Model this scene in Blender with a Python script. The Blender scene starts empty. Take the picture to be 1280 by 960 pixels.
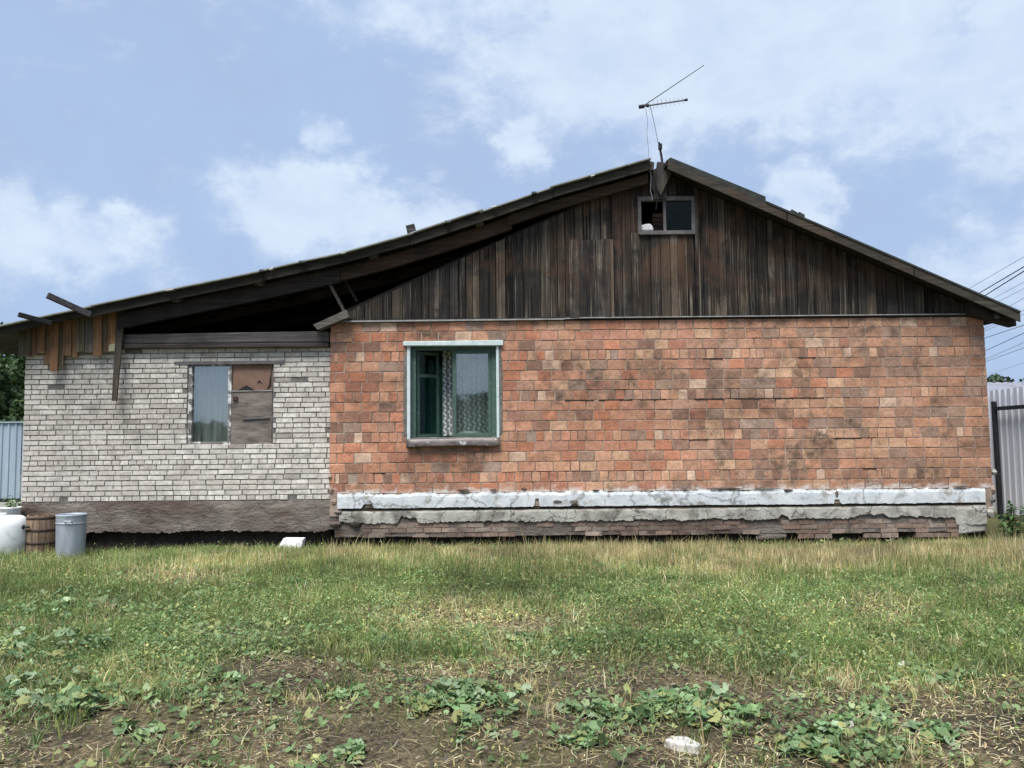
import bpy, math, random
import numpy as np
from mathutils import Matrix, Vector, noise as mnoise

random.seed(11)
rng = np.random.default_rng(11)
sc = bpy.context.scene
COL = sc.collection
R = math.radians

# ------------------------------------------------------------------ camera
F_PX, CAM = 1000.0, Vector((0.0, -12.0, 1.56))
PITCH, ROLL = R(4.0), R(-0.55)
cam_data = bpy.data.cameras.new("camera")
cam_data.sensor_fit = 'HORIZONTAL'
cam_data.sensor_width = 36.0
cam_data.lens = 36.0 * F_PX / 1280.0
cam_data.clip_start, cam_data.clip_end = 0.05, 3000.0
cam = bpy.data.objects.new("camera", cam_data)
COL.objects.link(cam)
CR = Matrix.Rotation(math.pi / 2 + PITCH, 3, 'X') @ Matrix.Rotation(ROLL, 3, 'Z')
cam.matrix_world = Matrix.Translation(CAM) @ CR.to_4x4()
sc.camera = cam


def ray(px, py):
    return CR @ Vector(((px - 640) / F_PX, (480 - py) / F_PX, -1.0))


def P(px, py, Y=0.0):
    """measured photo point -> (x, z) on the plane y = Y"""
    d = ray(px, py)
    t = (Y - CAM.y) / d.y
    return CAM.x + d.x * t, CAM.z + d.z * t


def P3(px, py, Y=0.0):
    x, z = P(px, py, Y)
    return Vector((x, Y, z))


def G(px, py, z=0.0):
    d = ray(px, py)
    t = (z - CAM.z) / d.z
    return CAM.x + d.x * t, CAM.y + d.y * t


# ------------------------------------------------------------------ light
SUN_EL, SUN_AZ = R(64), R(205)          # azimuth clockwise from +Y: behind the viewer, a little left
sc.view_settings.view_transform = 'Standard'
sc.view_settings.look = 'None'
sc.view_settings.gamma = 1.0
sc.view_settings.use_curve_mapping = False
sc.view_settings.exposure = 0.87
sun_data = bpy.data.lights.new("sun", 'SUN')
sun_data.energy = 3.6
sun_data.angle = R(34)
sun_data.color = (1.0, 0.965, 0.91)
sun = bpy.data.objects.new("sun", sun_data)
COL.objects.link(sun)
sdir = Vector((math.sin(SUN_AZ) * math.cos(SUN_EL), math.cos(SUN_AZ) * math.cos(SUN_EL), math.sin(SUN_EL)))
sun.rotation_euler = sdir.to_track_quat('Z', 'Y').to_euler()
sun.location = sdir * 60


# ------------------------------------------------------------------ node helpers
class NT:
    def __init__(self, tree):
        self.t = tree

    def n(self, kind, ins=None, **attrs):
        nd = self.t.nodes.new(kind)
        for k, v in attrs.items():
            setattr(nd, k, v)
        for k, v in (ins or {}).items():
            self.set(nd.inputs[k], v)
        return nd

    def set(self, sock, v):
        if hasattr(v, 'is_output'):
            self.t.links.new(v, sock)
        elif hasattr(v, 'outputs'):
            self.t.links.new(v.outputs[0], sock)
        else:
            if sock.type == 'RGBA' and len(v) == 3:
                v = (*v, 1.0)
            sock.default_value = v

    def math(self, op, a, b=0.0, c=0.0, clamp=False):
        nd = self.n('ShaderNodeMath', operation=op, use_clamp=clamp)
        self.set(nd.inputs[0], a)
        self.set(nd.inputs[1], b)
        self.set(nd.inputs[2], c)
        return nd.outputs[0]

    def mix(self, fac, a, b, mode='MIX'):
        nd = self.n('ShaderNodeMix', data_type='RGBA', blend_type=mode)
        self.set(nd.inputs[0], fac)
        self.set(nd.inputs[6], a)
        self.set(nd.inputs[7], b)
        return nd.outputs[2]

    def noise(self, vec, scale, detail=3.0, rough=0.55, dist=0.0):
        nd = self.n('ShaderNodeTexNoise', {'Scale': scale, 'Detail': detail, 'Roughness': rough, 'Distortion': dist})
        if vec is not None:
            self.set(nd.inputs['Vector'], vec)
        return nd.outputs[0]

    def map(self, v, a, b, c=0.0, d=1.0, smooth=False):
        nd = self.n('ShaderNodeMapRange', interpolation_type='SMOOTHSTEP' if smooth else 'LINEAR', clamp=True)
        for i, x in enumerate((v, a, b, c, d)):
            self.set(nd.inputs[i], x)
        return nd.outputs[0]

    def scale(self, vec, s):
        nd = self.n('ShaderNodeMapping')
        self.set(nd.inputs['Vector'], vec)
        nd.inputs['Scale'].default_value = s
        return nd.outputs[0]


def srgb(r, g, b):
    f = lambda c: ((c / 255 + 0.055) / 1.055) ** 2.4 if c > 10 else c / 255 / 12.92
    return (f(r), f(g), f(b))


def new_mat(name):
    m = bpy.data.materials.new(name)
    m.use_nodes = True
    t = m.node_tree
    t.nodes.clear()
    nt = NT(t)
    out = nt.n('ShaderNodeOutputMaterial')
    b = nt.n('ShaderNodeBsdfPrincipled')
    b.inputs['Specular IOR Level'].default_value = 0.3
    t.links.new(b.outputs[0], out.inputs[0])
    return m, nt, b, out


def bump(nt, b, h, strength=0.3, dist=0.01):
    bn = nt.n('ShaderNodeBump', {'Strength': strength, 'Distance': dist})
    nt.set(bn.inputs['Height'], h)
    nt.t.links.new(bn.outputs[0], b.inputs['Normal'])


# ------------------------------------------------------------------ world: pale overcast-broken sky with soft clouds
world = bpy.data.worlds.new("World")
sc.world = world
world.use_nodes = True
wt = world.node_tree
wt.nodes.clear()
w = NT(wt)
wout = w.n('ShaderNodeOutputWorld')
bg = w.n('ShaderNodeBackground', {'Strength': 0.0575})
wt.links.new(bg.outputs[0], wout.inputs[0])
sky = w.n('ShaderNodeTexSky', sky_type='NISHITA', sun_disc=False)
sky.sun_elevation, sky.sun_rotation = SUN_EL, SUN_AZ
sky.air_density, sky.dust_density, sky.ozone_density = 1.0, 2.0, 1.5
tc = w.n('ShaderNodeTexCoord')
dirv = tc.outputs['Generated']
sep = w.n('ShaderNodeSeparateXYZ', {'Vector': dirv})
az = w.math('ARCTAN2', sep.outputs[0], sep.outputs[1])
el = w.math('ARCSINE', sep.outputs[2])
n_big = w.noise(dirv, 5.0, 7.0, 0.6, 0.3)
n_fine = w.noise(w.scale(dirv, (1, 1, 1.6)), 13.0, 7.0, 0.62, 0.2)
nz = w.math('ADD', w.math('MULTIPLY', w.math('SUBTRACT', n_big, 0.5), 1.7), w.math('MULTIPLY', w.math('SUBTRACT', n_fine, 0.5), 2.0))
n_wa, n_we = w.noise(dirv, 17.0, 5.0, 0.6), w.noise(w.scale(dirv, (1, 1.3, 1)), 15.0, 5.0, 0.6)
az = w.math('ADD', az, w.math('MULTIPLY', w.math('SUBTRACT', n_wa, 0.5), 0.13))
el = w.math('ADD', el, w.math('MULTIPLY', w.math('SUBTRACT', n_we, 0.5), 0.10))
BLOBS = [  # px, py, rx, ry, weight: the clouds the photograph shows, as directions
    (50, 292, 125, 58, 1.2), (155, 262, 28, 24, .95), (395, 258, 120, 58, 1.35), (520, 275, 75, 36, 0.9), (402, 160, 34, 26, .95),
    (652, 180, 34, 34, .95), (1000, 255, 46, 46, 1.25), (900, 60, 290, 95, 1.35), (1200, 90, 220, 80, 1.25), (1270, 330, 110, 66, 1.0),
    (560, 20, 260, 60, 0.75), (600, 130, 60, 34, 0.55), (200, 350, 80, 36, 0.6), (1230, 210, 90, 60, 0.6), (40, 60, 120, 70, 0.4),
]
cov = None
for px, py, rx, ry, wg in BLOBS:
    d0 = ray(px, py).normalized()
    a0, e0 = math.atan2(d0.x, d0.y), math.asin(d0.z)
    ra, re = rx / F_PX, ry / F_PX
    du = w.math('MULTIPLY', w.math('SUBTRACT', az, a0), 1 / ra)
    dv = w.math('MULTIPLY', w.math('SUBTRACT', el, e0), 1 / re)
    q = w.math('ADD', w.math('MULTIPLY', du, du), w.math('MULTIPLY', dv, dv))
    v = w.math('MULTIPLY', w.math('POWER', 2.718, w.math('MULTIPLY', q, -0.8)), wg)
    cov = v if cov is None else w.math('MAXIMUM', cov, v)
gen = w.map(w.noise(dirv, 2.1, 5.0, 0.55), 0.38, 0.66, 0.0, 0.85)      # broken cloud over the rest of the sky
front = w.map(sep.outputs[1], 0.35, 0.7, 1.0, 0.0, True)
cov = w.math('MAXIMUM', cov, w.math('MULTIPLY', gen, front))
dens = w.map(w.math('ADD', cov, w.math('MULTIPLY', nz, 0.70)), 0.20, 0.95, 0.0, 1.0, True)
veil = w.mix(0.84, sky.outputs[0], (4.5, 6.0, 8.7))
veil = w.mix(w.map(w.math('ADD', w.math('MULTIPLY', n_big, .6), w.math('MULTIPLY', n_fine, .4)), 0.36, 0.64, 0.0, 0.85), veil, (3.9, 5.0, 7.3))
clouds = w.mix(w.map(n_fine, 0.35, 0.7), (6.3, 7.4, 9.2), (7.7, 8.8, 10.0))
w.set(bg.inputs[0], w.mix(w.math('MULTIPLY', dens, 0.78), veil, clouds))

# ------------------------------------------------------------------ mesh helpers


class MB:
    def __init__(self):
        self.v, self.f, self.c = [], [], []
        self.col = (1, 1, 1, 1)

    def add(self, verts, faces):
        o = len(self.v)
        self.v += [tuple(p) for p in verts]
        self.c += [self.col] * len(verts)
        self.f += [tuple(i + o for i in f) for f in faces]
        return self

    def box(self, x0, x1, y0, y1, z0, z1):
        return self.add([(x0, y0, z0), (x1, y0, z0), (x1, y1, z0), (x0, y1, z0), (x0, y0, z1), (x1, y0, z1), (x1, y1, z1), (x0, y1, z1)],
                        [(0, 3, 2, 1), (4, 5, 6, 7), (0, 1, 5, 4), (1, 2, 6, 5), (2, 3, 7, 6), (3, 0, 4, 7)])

    def prism(self, pts, y0, y1, jag=0.0):
        """pts: outline in x,z, counter-clockwise seen from the front (-y)"""
        n = len(pts)
        a = [(x, y0, z) for x, z in pts]
        b = [(x, y1, z) for x, z in pts]
        return self.add(a + b, [tuple(range(n)), tuple(reversed(range(n, 2 * n)))] + [((i + 1) % n, i, n + i, n + (i + 1) % n) for i in range(n)])

    def beam(self, p, q, wd, ht, up=Vector((0, 0, 1))):
        p, q = Vector(p), Vector(q)
        d = (q - p).normalized()
        s = d.cross(up).normalized()
        u = s.cross(d).normalized()
        vs = []
        for e in (p, q):
            for a, b in ((-1, -1), (1, -1), (1, 1), (-1, 1)):
                vs.append(e + s * a * wd / 2 + u * b * ht / 2)
        return self.add(vs, [(3, 2, 1, 0), (4, 5, 6, 7), (0, 1, 5, 4), (1, 2, 6, 5), (2, 3, 7, 6), (3, 0, 4, 7)])

    def tube(self, pts, r, n=6, r1=None):
        pts = [Vector(p) for p in pts]
        r1 = r if r1 is None else r1
        vs, fs = [], []
        for i, p in enumerate(pts):
            d = (pts[min(i + 1, len(pts) - 1)] - pts[max(i - 1, 0)]).normalized()
            s = d.cross(Vector((0.3, 0.2, 1)) if abs(d.z) < 0.9 else Vector((1, 0, 0))).normalized()
            u = s.cross(d)
            rr = r + (r1 - r) * i / max(1, len(pts) - 1)
            for k in range(n):
                a = 2 * math.pi * k / n
                vs.append(p + s * math.cos(a) * rr + u * math.sin(a) * rr)
        for i in range(len(pts) - 1):
            for k in range(n):
                fs.append((i * n + k, i * n + (k + 1) % n, (i + 1) * n + (k + 1) % n, (i + 1) * n + k))
        fs += [tuple(reversed(range(n))), tuple(range((len(pts) - 1) * n, len(pts) * n))]
        return self.add(vs, fs)

    def lathe(self, prof, n=28, c=(0, 0, 0)):
        vs, fs = [], []
        for r, z in prof:
            for k in range(n):
                a = 2 * math.pi * k / n
                vs.append((c[0] + r * math.cos(a), c[1] + r * math.sin(a), c[2] + z))
        for i in range(len(prof) - 1):
            for k in range(n):
                fs.append((i * n + k, i * n + (k + 1) % n, (i + 1) * n + (k + 1) % n, (i + 1) * n + k))
        return self.add(vs, fs)

    def mesh(self, name, smooth=False):
        me = bpy.data.meshes.new(name)
        me.from_pydata(self.v, [], self.f)
        ca = me.color_attributes.new('tint', 'FLOAT_COLOR', 'POINT')
        ca.data.foreach_set('color', np.array(self.c, dtype=np.float32).ravel())
        if smooth:
            me.polygons.foreach_set('use_smooth', [True] * len(me.polygons))
        me.update()
        return me

    def build(self, name, m, parent=None, smooth=False, bevel=0.0, origin=None):
        if origin is not None:
            o_ = Vector(origin)
            self.v = [tuple(Vector(p) - o_) for p in self.v]
        o = bpy.data.objects.new(name, self.mesh(name, smooth))
        o.data.materials.append(m)
        COL.objects.link(o)
        if origin is not None:
            o.location = origin
        if parent:
            adopt(o, parent)
        if bevel:
            md = o.modifiers.new('bevel', 'BEVEL')
            md.width, md.segments, md.limit_method = bevel, 2, 'ANGLE'
        return o


def world_loc(o):
    l = Vector((0, 0, 0))
    while o:
        l += o.location
        o = o.parent
    return l


def adopt(o, parent):          # things keep rotation 0 on their Empties, so offsets are enough
    o.location = o.location - world_loc(parent)
    o.parent = parent


def tag(o, label=None, cat=None, group=None, kind=None):
    if label: o['label'] = label
    if cat: o['category'] = cat
    if group: o['group'] = group
    if kind: o['kind'] = kind
    return o


def thing(name, loc, label, cat, group=None):
    o = bpy.data.objects.new(name, None)
    COL.objects.link(o)
    o.location = loc
    return tag(o, label, cat, group)


def inst(name, me, loc, parent, scale=(1, 1, 1), rot=(0, 0, 0), color=(1, 1, 1)):
    o = bpy.data.objects.new(name, me)
    COL.objects.link(o)
    o.location, o.scale, o.rotation_euler = loc, scale, rot
    o.color = (*color, 1)
    if parent:
        adopt(o, parent)
    return o


def np_mesh(name, verts, faces, cols, m, kind='stuff', parent=None):
    """verts (n,3), faces (k,3 or 4), cols (n,3)"""
    me = bpy.data.meshes.new(name)
    k, s = faces.shape
    me.vertices.add(len(verts))
    me.vertices.foreach_set('co', verts.astype(np.float32).ravel())
    me.loops.add(k * s)
    me.loops.foreach_set('vertex_index', faces.astype(np.int32).ravel())
    me.polygons.add(k)
    me.polygons.foreach_set('loop_start', np.arange(0, k * s, s, dtype=np.int32))
    me.polygons.foreach_set('loop_total', np.full(k, s, dtype=np.int32))
    ca = me.color_attributes.new('tint', 'FLOAT_COLOR', 'POINT')
    ca.data.foreach_set('color', np.hstack([cols, np.ones((len(cols), 1))]).astype(np.float32).ravel())
    me.update(calc_edges=True)
    o = bpy.data.objects.new(name, me)
    me.materials.append(m)
    COL.objects.link(o)
    if kind: o['kind'] = kind
    if parent: adopt(o, parent)
    return o


# ------------------------------------------------------------------ materials
def tint_source(nt, src):
    if src == 'object':
        return nt.n('ShaderNodeObjectInfo').outputs['Color'], nt.n('ShaderNodeObjectInfo').outputs['Random']
    return nt.n('ShaderNodeAttribute', attribute_name='tint').outputs['Color'], 0.37


def brick_mat(name, src, lime=False, wash_c=(0.70, 0.66, 0.63), dirt=(0.09, 0.075, 0.06), dirt_amt=0.5, rough_bump=0.5):
    m, nt, b, _ = new_mat(name)
    col, rnd = tint_source(nt, src)
    pos = nt.n('ShaderNodeNewGeometry').outputs['Position']
    n1 = nt.noise(pos, 26, 5, 0.65)
    n2 = nt.noise(pos, 90, 3, 0.6)
    big = nt.noise(pos, 1.1, 5, 0.62, 0.6)
    mid = nt.noise(pos, 6.5, 4, 0.6, 0.4)
    c = nt.mix(1.0, col, nt.mix(nt.map(n1, 0.3, 0.7), (0.72, 0.70, 0.68), (1.16, 1.14, 1.12)), 'MULTIPLY')
    c = nt.mix(1.0, c, nt.mix(nt.map(nt.noise(pos, 9, 4, 0.6, 0.5), 0.3, 0.7), (0.80, 0.78, 0.77), (1.14, 1.13, 1.12)), 'MULTIPLY')
    c = nt.mix(nt.map(n2, 0.60, 0.70, 0, 0.45), c, dirt)
    c = nt.mix(nt.math('MULTIPLY', nt.map(big, 0.45, 0.66, 0, 1, True), nt.map(mid, 0.36, 0.64, 0, dirt_amt)), c, dirt)
    wash = nt.noise(nt.scale(pos, (0.45, 1, 0.95)), 1.5, 6, 0.62, 0.9)
    c = nt.mix(1.0, c, nt.mix(nt.map(wash, 0.40, 0.66), (1.05, 1.05, 1.05), wash_c), 'MULTIPLY')
    if lime:
        sep_ = nt.n('ShaderNodeSeparateXYZ', {'Vector': pos})
        zfac = nt.map(sep_.outputs[2], 0.78, 1.02, 0.42, 0.0)
        splash = nt.map(nt.math('ADD', nt.noise(nt.scale(pos, (0.55, 1, 1.3)), 6, 8, 0.78, 0.6), zfac), 0.80, 0.93, 0, 0.8)
        c = nt.mix(splash, c, (0.62, 0.61, 0.60))
    nt.set(b.inputs['Base Color'], c)
    b.inputs['Roughness'].default_value = 0.92
    b.inputs['Specular IOR Level'].default_value = 0.15
    bump(nt, b, nt.math('ADD', n1, nt.math('MULTIPLY', n2, 0.6)), rough_bump, 0.006)
    return m


def plain_mat(name, c0, c1, scale=6, rough=0.85, bump_s=0.2, bump_d=0.01, streak=(1, 1, 1), spec=0.2, metal=0.0, stain=None, stain_r=(0.55, 0.7), stain_scale=2.5, objcol=False, crack=0.0, crack_scale=2.2):
    m, nt, b, _ = new_mat(name)
    pos = nt.n('ShaderNodeNewGeometry').outputs['Position']
    sv = nt.scale(pos, streak)
    n = nt.noise(sv, scale, 6, 0.62)
    c = nt.mix(nt.map(n, 0.3, 0.7), c0, c1)
    if stain:
        c = nt.mix(nt.map(nt.noise(sv, stain_scale, 6, 0.65, 0.5), stain_r[0], stain_r[1], 0, 0.9), c, stain)
    if crack:
        wv_ = nt.n('ShaderNodeVectorMath', operation='ADD')
        nt.set(wv_.inputs[0], pos)
        ns_ = nt.n('ShaderNodeTexNoise', {'Scale': 7.0, 'Detail': 4.0, 'Vector': pos})
        sc_n = nt.n('ShaderNodeVectorMath', operation='SCALE')
        nt.set(sc_n.inputs[0], ns_.outputs[1])
        sc_n.inputs['Scale'].default_value = 0.22
        nt.set(wv_.inputs[1], sc_n.outputs[0])
        vo = nt.n('ShaderNodeTexVoronoi', {'Scale': crack_scale, 'Vector': wv_.outputs[0]}, feature='DISTANCE_TO_EDGE')
        c = nt.mix(nt.map(vo.outputs[0], 0.004, 0.016, crack, 0.0), c, (0.06, 0.052, 0.045))
    if objcol:
        c = nt.mix(1.0, c, nt.n('ShaderNodeObjectInfo').outputs['Color'], 'MULTIPLY')
    nt.set(b.inputs['Base Color'], c)
    b.inputs['Roughness'].default_value = rough
    b.inputs['Specular IOR Level'].default_value = spec
    b.inputs['Metallic'].default_value = metal
    if bump_s:
        bump(nt, b, nt.noise(sv, scale * 3.5, 5, 0.65), bump_s, bump_d)
    return m


def wood_mat(name, axis, light=(0.30, 0.27, 0.23), rust=0.0, light_amt=0.5, mould=0.5):
    """weathered wood; the object's colour is its own base tone, grain runs along axis"""
    m, nt, b, _ = new_mat(name)
    oi = nt.n('ShaderNodeObjectInfo')
    tcn = nt.n('ShaderNodeTexCoord')
    off = nt.n('ShaderNodeVectorMath', {1: (17.3, 9.1, 23.7)}, operation='SCALE')
    nt.set(off.inputs[0], (17.3, 9.1, 23.7))
    nt.set(off.inputs['Scale'], oi.outputs['Random'])
    v = nt.n('ShaderNodeVectorMath', operation='ADD')
    nt.set(v.inputs[0], tcn.outputs['Object'])
    nt.set(v.inputs[1], off)
    s = [34, 34, 34]
    s[axis] = 1.3
    s2 = [9, 9, 9]
    s2[axis] = 0.55
    grain = nt.noise(nt.scale(v, s), 1.0, 6, 0.7, 0.3)
    broad = nt.noise(nt.scale(v, s2), 1.0, 5, 0.6, 0.6)
    pos = nt.n('ShaderNodeNewGeometry').outputs['Position']
    patch = nt.noise(pos, 1.4, 5, 0.65, 0.8)
    c = nt.mix(1.0, oi.outputs['Color'], nt.mix(nt.map(grain, 0.3, 0.7), (0.45, 0.45, 0.46), (1.5, 1.45, 1.38)), 'MULTIPLY')
    c = nt.mix(nt.math('MULTIPLY', nt.map(broad, 0.52, 0.70), nt.map(grain, 0.44, 0.60, 0, light_amt)), c, light)
    if mould:
        c = nt.mix(nt.math('MULTIPLY', nt.map(patch, 0.44, 0.62, 0, mould, True), nt.map(broad, 0.25, 0.6)), c, (0.010, 0.010, 0.011))
    s3 = [85, 85, 85]
    s3[axis] = 0.9
    fine = nt.noise(nt.scale(v, s3), 1.0, 3, 0.5, 0.1)
    c = nt.mix(nt.math('MULTIPLY', nt.map(fine, 0.60, 0.68, 0, light_amt), nt.map(broad, 0.35, 0.6)), c, light)
    if rust:
        sp = nt.n('ShaderNodeSeparateXYZ', {'Vector': pos})
        rz = nt.math('MULTIPLY', nt.map(nt.noise(nt.scale(pos, (1, 1, 0.8)), 1.7, 5, 0.65, 0.8), 0.42, 0.66, 0, rust, True), nt.map(sp.outputs[2], 3.4, 4.5, 0.1, 1.0))
        c = nt.mix(nt.math('MULTIPLY', rz, nt.map(grain, 0.3, 0.6, 0.3, 1.0)), c, (0.105, 0.056, 0.034))
    nt.set(b.inputs['Base Color'], c)
    b.inputs['Roughness'].default_value = 0.88
    b.inputs['Specular IOR Level'].default_value = 0.2
    bump(nt, b, grain, 0.55, 0.006)
    return m


def leaf_mat(name, src, trans=0.35, rough=0.75):
    m, nt, b, out = new_mat(name)
    col, rnd = tint_source(nt, src)
    pos = nt.n('ShaderNodeNewGeometry').outputs['Position']
    c = nt.mix(1.0, col, nt.mix(nt.map(nt.noise(pos, 14, 3), 0.3, 0.7), (0.78, 0.8, 0.75), (1.22, 1.2, 1.2)), 'MULTIPLY')
    nt.set(b.inputs['Base Color'], c)
    b.inputs['Roughness'].default_value = rough
    tr = nt.n('ShaderNodeBsdfTranslucent')
    nt.set(tr.inputs[0], c)
    ms = nt.n('ShaderNodeMixShader', {0: trans})
    nt.t.links.new(b.outputs[0], ms.inputs[1])
    nt.t.links.new(tr.outputs[0], ms.inputs[2])
    nt.t.links.new(ms.outputs[0], out.inputs[0])
    return m


M = {}
M['brick'] = brick_mat('fired_brick', 'object', lime=True, dirt=(0.105, 0.078, 0.06), dirt_amt=0.95)
M['brick_s'] = brick_mat('fired_brick_mass', 'attr', lime=True, dirt=(0.105, 0.078, 0.06), dirt_amt=0.95)
M['white'] = brick_mat('silicate_brick', 'object', wash_c=(.90, .89, .88), dirt=(0.27, 0.255, 0.235), dirt_amt=0.5)
M['white_s'] = brick_mat('silicate_brick_mass', 'attr', wash_c=(.90, .89, .88), dirt=(0.27, 0.255, 0.235), dirt_amt=0.5)
M['footing'] = brick_mat('footing_brick', 'object', dirt=(0.07, 0.06, 0.055), dirt_amt=0.9, rough_bump=0.9)
M['mortar'] = plain_mat('brown_mortar', (0.15, 0.105, 0.08), (0.44, 0.345, 0.28), 4, stain=(0.05, 0.036, 0.03), stain_r=(0.54, 0.66))
M['mortar_w'] = plain_mat('grey_mortar', (0.085, 0.08, 0.072), (0.20, 0.19, 0.175), 14)
M['soil_and_joint_shade'] = plain_mat('foundation_and_joint_shade', (0.018, 0.014, 0.012), (0.055, 0.045, 0.038), 8, bump_s=0.8, bump_d=0.05)  # foundation earth; also the painted shade of open joints and the plinth groove
M['lime'] = plain_mat('lime_whitewash', (0.46, 0.50, 0.54), (0.64, 0.665, 0.68), 3.5, stain=(0.27, 0.25, 0.22), stain_r=(0.52, 0.66), stain_scale=6, bump_s=0.5, crack=.5, crack_scale=0.9)
M['plaster'] = plain_mat('grey_plaster', (0.30, 0.295, 0.26), (0.47, 0.46, 0.42), 4, stain=(0.12, 0.11, 0.095), stain_r=(0.47, 0.66), stain_scale=3.2, bump_s=0.6, bump_d=0.02, crack=.85, crack_scale=2.0)
M['cement'] = plain_mat('brown_cement', (0.115, 0.098, 0.084), (0.235, 0.205, 0.178), 5, stain=(0.085, 0.058, 0.046), stain_r=(0.45, 0.64), stain_scale=1.7, streak=(0.6, 1, 1.6), bump_s=0.9, bump_d=0.03, crack=.6, crack_scale=1.6)
M['plank'] = wood_mat('gable_wood', 2, (0.29, 0.25, 0.20), rust=0.8, light_amt=0.66, mould=0.8)
M['board'] = wood_mat('brown_board', 2, (0.24, 0.19, 0.14), light_amt=0.35, mould=0.35)
M['beam'] = wood_mat('beam_wood', 0, (0.22, 0.21, 0.20), light_amt=0.5, mould=0.5)
M['rafter'] = wood_mat('rafter_wood', 0, (0.10, 0.085, 0.07), light_amt=0.3, mould=0.5, rust=0.35)
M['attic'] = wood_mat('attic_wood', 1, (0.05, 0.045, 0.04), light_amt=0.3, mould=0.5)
M['slate'] = plain_mat('asbestos_slate', (0.17, 0.18, 0.17), (0.33, 0.34, 0.33), 6)
M['felt'] = plain_mat('roofing_felt', (0.022, 0.026, 0.026), (0.05, 0.055, 0.05), 9, rough=0.9)
M['tin'] = plain_mat('galvanised_strip', (0.20, 0.20, 0.20), (0.34, 0.335, 0.33), 8, rough=0.7, stain=(0.16, 0.11, 0.08), stain_r=(0.58, 0.7))
M['interior'] = plain_mat('room_plaster', (0.10, 0.11, 0.10), (0.16, 0.17, 0.15), 2, bump_s=0)
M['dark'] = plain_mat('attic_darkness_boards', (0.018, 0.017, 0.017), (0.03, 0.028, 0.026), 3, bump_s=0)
M['green_paint'] = plain_mat('green_paint', (0.045, 0.085, 0.072), (0.085, 0.135, 0.115), 14, rough=0.55, stain=(0.17, 0.20, 0.18), stain_r=(0.6, 0.72), stain_scale=14, bump_s=0.3, bump_d=0.003)
M['pale_reveal'] = plain_mat('pale_painted_plaster', (0.42, 0.52, 0.53), (0.62, 0.69, 0.69), 9, stain=(0.28, 0.30, 0.28), stain_r=(0.6, 0.72), stain_scale=12)
M['white_paint'] = plain_mat('flaking_white_paint', (0.09, 0.085, 0.085), (0.24, 0.22, 0.22), 10, stain=(0.66, 0.66, 0.65), stain_r=(0.50, 0.56), stain_scale=8, bump_s=0.4, bump_d=0.004)
M['grey_wood'] = plain_mat('greyed_wood', (0.085, 0.08, 0.085), (0.17, 0.16, 0.16), 12, streak=(1, 1, 1))
M['rust_board'] = plain_mat('brown_hardboard', (0.16, 0.095, 0.068), (0.235, 0.145, 0.11), 5, stain=(0.08, 0.05, 0.04), stain_r=(0.6, 0.75))
M['plywood'] = plain_mat('weathered_plywood', (0.085, 0.072, 0.066), (0.25, 0.21, 0.185), 6, streak=(0.5, 1, 2.2), stain=(0.055, 0.05, 0.048), stain_r=(0.56, 0.72), stain_scale=4, bump_s=0.5, bump_d=0.006)
M['sill'] = plain_mat('worn_brown_tin', (0.055, 0.045, 0.042), (0.16, 0.13, 0.12), 9, rough=0.42, spec=0.5, stain=(0.42, 0.42, 0.42), stain_r=(0.58, 0.66), stain_scale=4, streak=(1, 1, 2))
M['plastic'] = plain_mat('white_plastic', (0.66, 0.69, 0.70), (0.76, 0.78, 0.78), 3, rough=0.45, spec=0.4, stain=(0.44, 0.44, 0.38), stain_r=(0.52, 0.70), stain_scale=4, bump_s=0.05)
M['stave'] = wood_mat('barrel_wood', 2, (0.30, 0.23, 0.16), light_amt=0.4, mould=0.15)
M['iron'] = plain_mat('rusty_iron', (0.03, 0.022, 0.02), (0.075, 0.05, 0.04), 16, rough=0.7)
M['zinc'] = plain_mat('galvanised_zinc', (0.25, 0.28, 0.33), (0.40, 0.44, 0.49), 5, rough=0.5, spec=0.5, metal=0.25, streak=(2, 2, 0.4), bump_s=0.1)
M['black_metal'] = plain_mat('black_metal', (0.012, 0.012, 0.016), (0.03, 0.03, 0.035), 10, rough=0.55)
M['aluminium'] = plain_mat('dull_aluminium', (0.10, 0.11, 0.125), (0.17, 0.18, 0.20), 10, rough=0.5, spec=0.4, bump_s=0)
M['profile_lilac'] = plain_mat('lilac_sheet_steel', (0.52, 0.535, 0.60), (0.60, 0.615, 0.67), 2.5, rough=0.45, spec=0.5, streak=(2, 2, 0.3), bump_s=0)
M['profile_blue'] = plain_mat('blue_sheet_steel', (0.27, 0.34, 0.42), (0.36, 0.43, 0.51), 2.5, rough=0.45, spec=0.5, streak=(2, 2, 0.3), bump_s=0)
M['shed_roof'] = plain_mat('shed_roof_sheet', (0.16, 0.165, 0.20), (0.24, 0.245, 0.29), 3, rough=0.7, bump_s=0)
M['concrete'] = plain_mat('pale_concrete', (0.36, 0.36, 0.34), (0.5, 0.5, 0.48), 5)
M['cream'] = plain_mat('cream_paint', (0.26, 0.24, 0.15), (0.42, 0.40, 0.28), 30)
M['chip'] = plain_mat('pale_chip', (0.40, 0.39, 0.36), (0.58, 0.57, 0.54), 14, stain=(0.2, 0.17, 0.14), stain_r=(0.52, 0.66), stain_scale=18)
M['foam'] = plain_mat('white_foam_block', (0.62, 0.62, 0.62), (0.80, 0.80, 0.80), 16, stain=(0.36, 0.35, 0.33), stain_r=(0.55, 0.7), stain_scale=12, bump_s=0.8)
M['grass'] = leaf_mat('grass_blades', 'attr', 0.42)
M['leaf'] = leaf_mat('broad_leaf', 'object', 0.25, 0.6)
M['crown'] = leaf_mat('tree_leaf', 'attr', 0.25)
M['crumb'] = leaf_mat('earth_crumb', 'attr', 0.0, 0.95)
M['bark'] = plain_mat('bark', (0.05, 0.04, 0.03), (0.12, 0.10, 0.08), 12, streak=(3, 3, 0.5), bump_s=0.7, bump_d=0.03)
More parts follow.
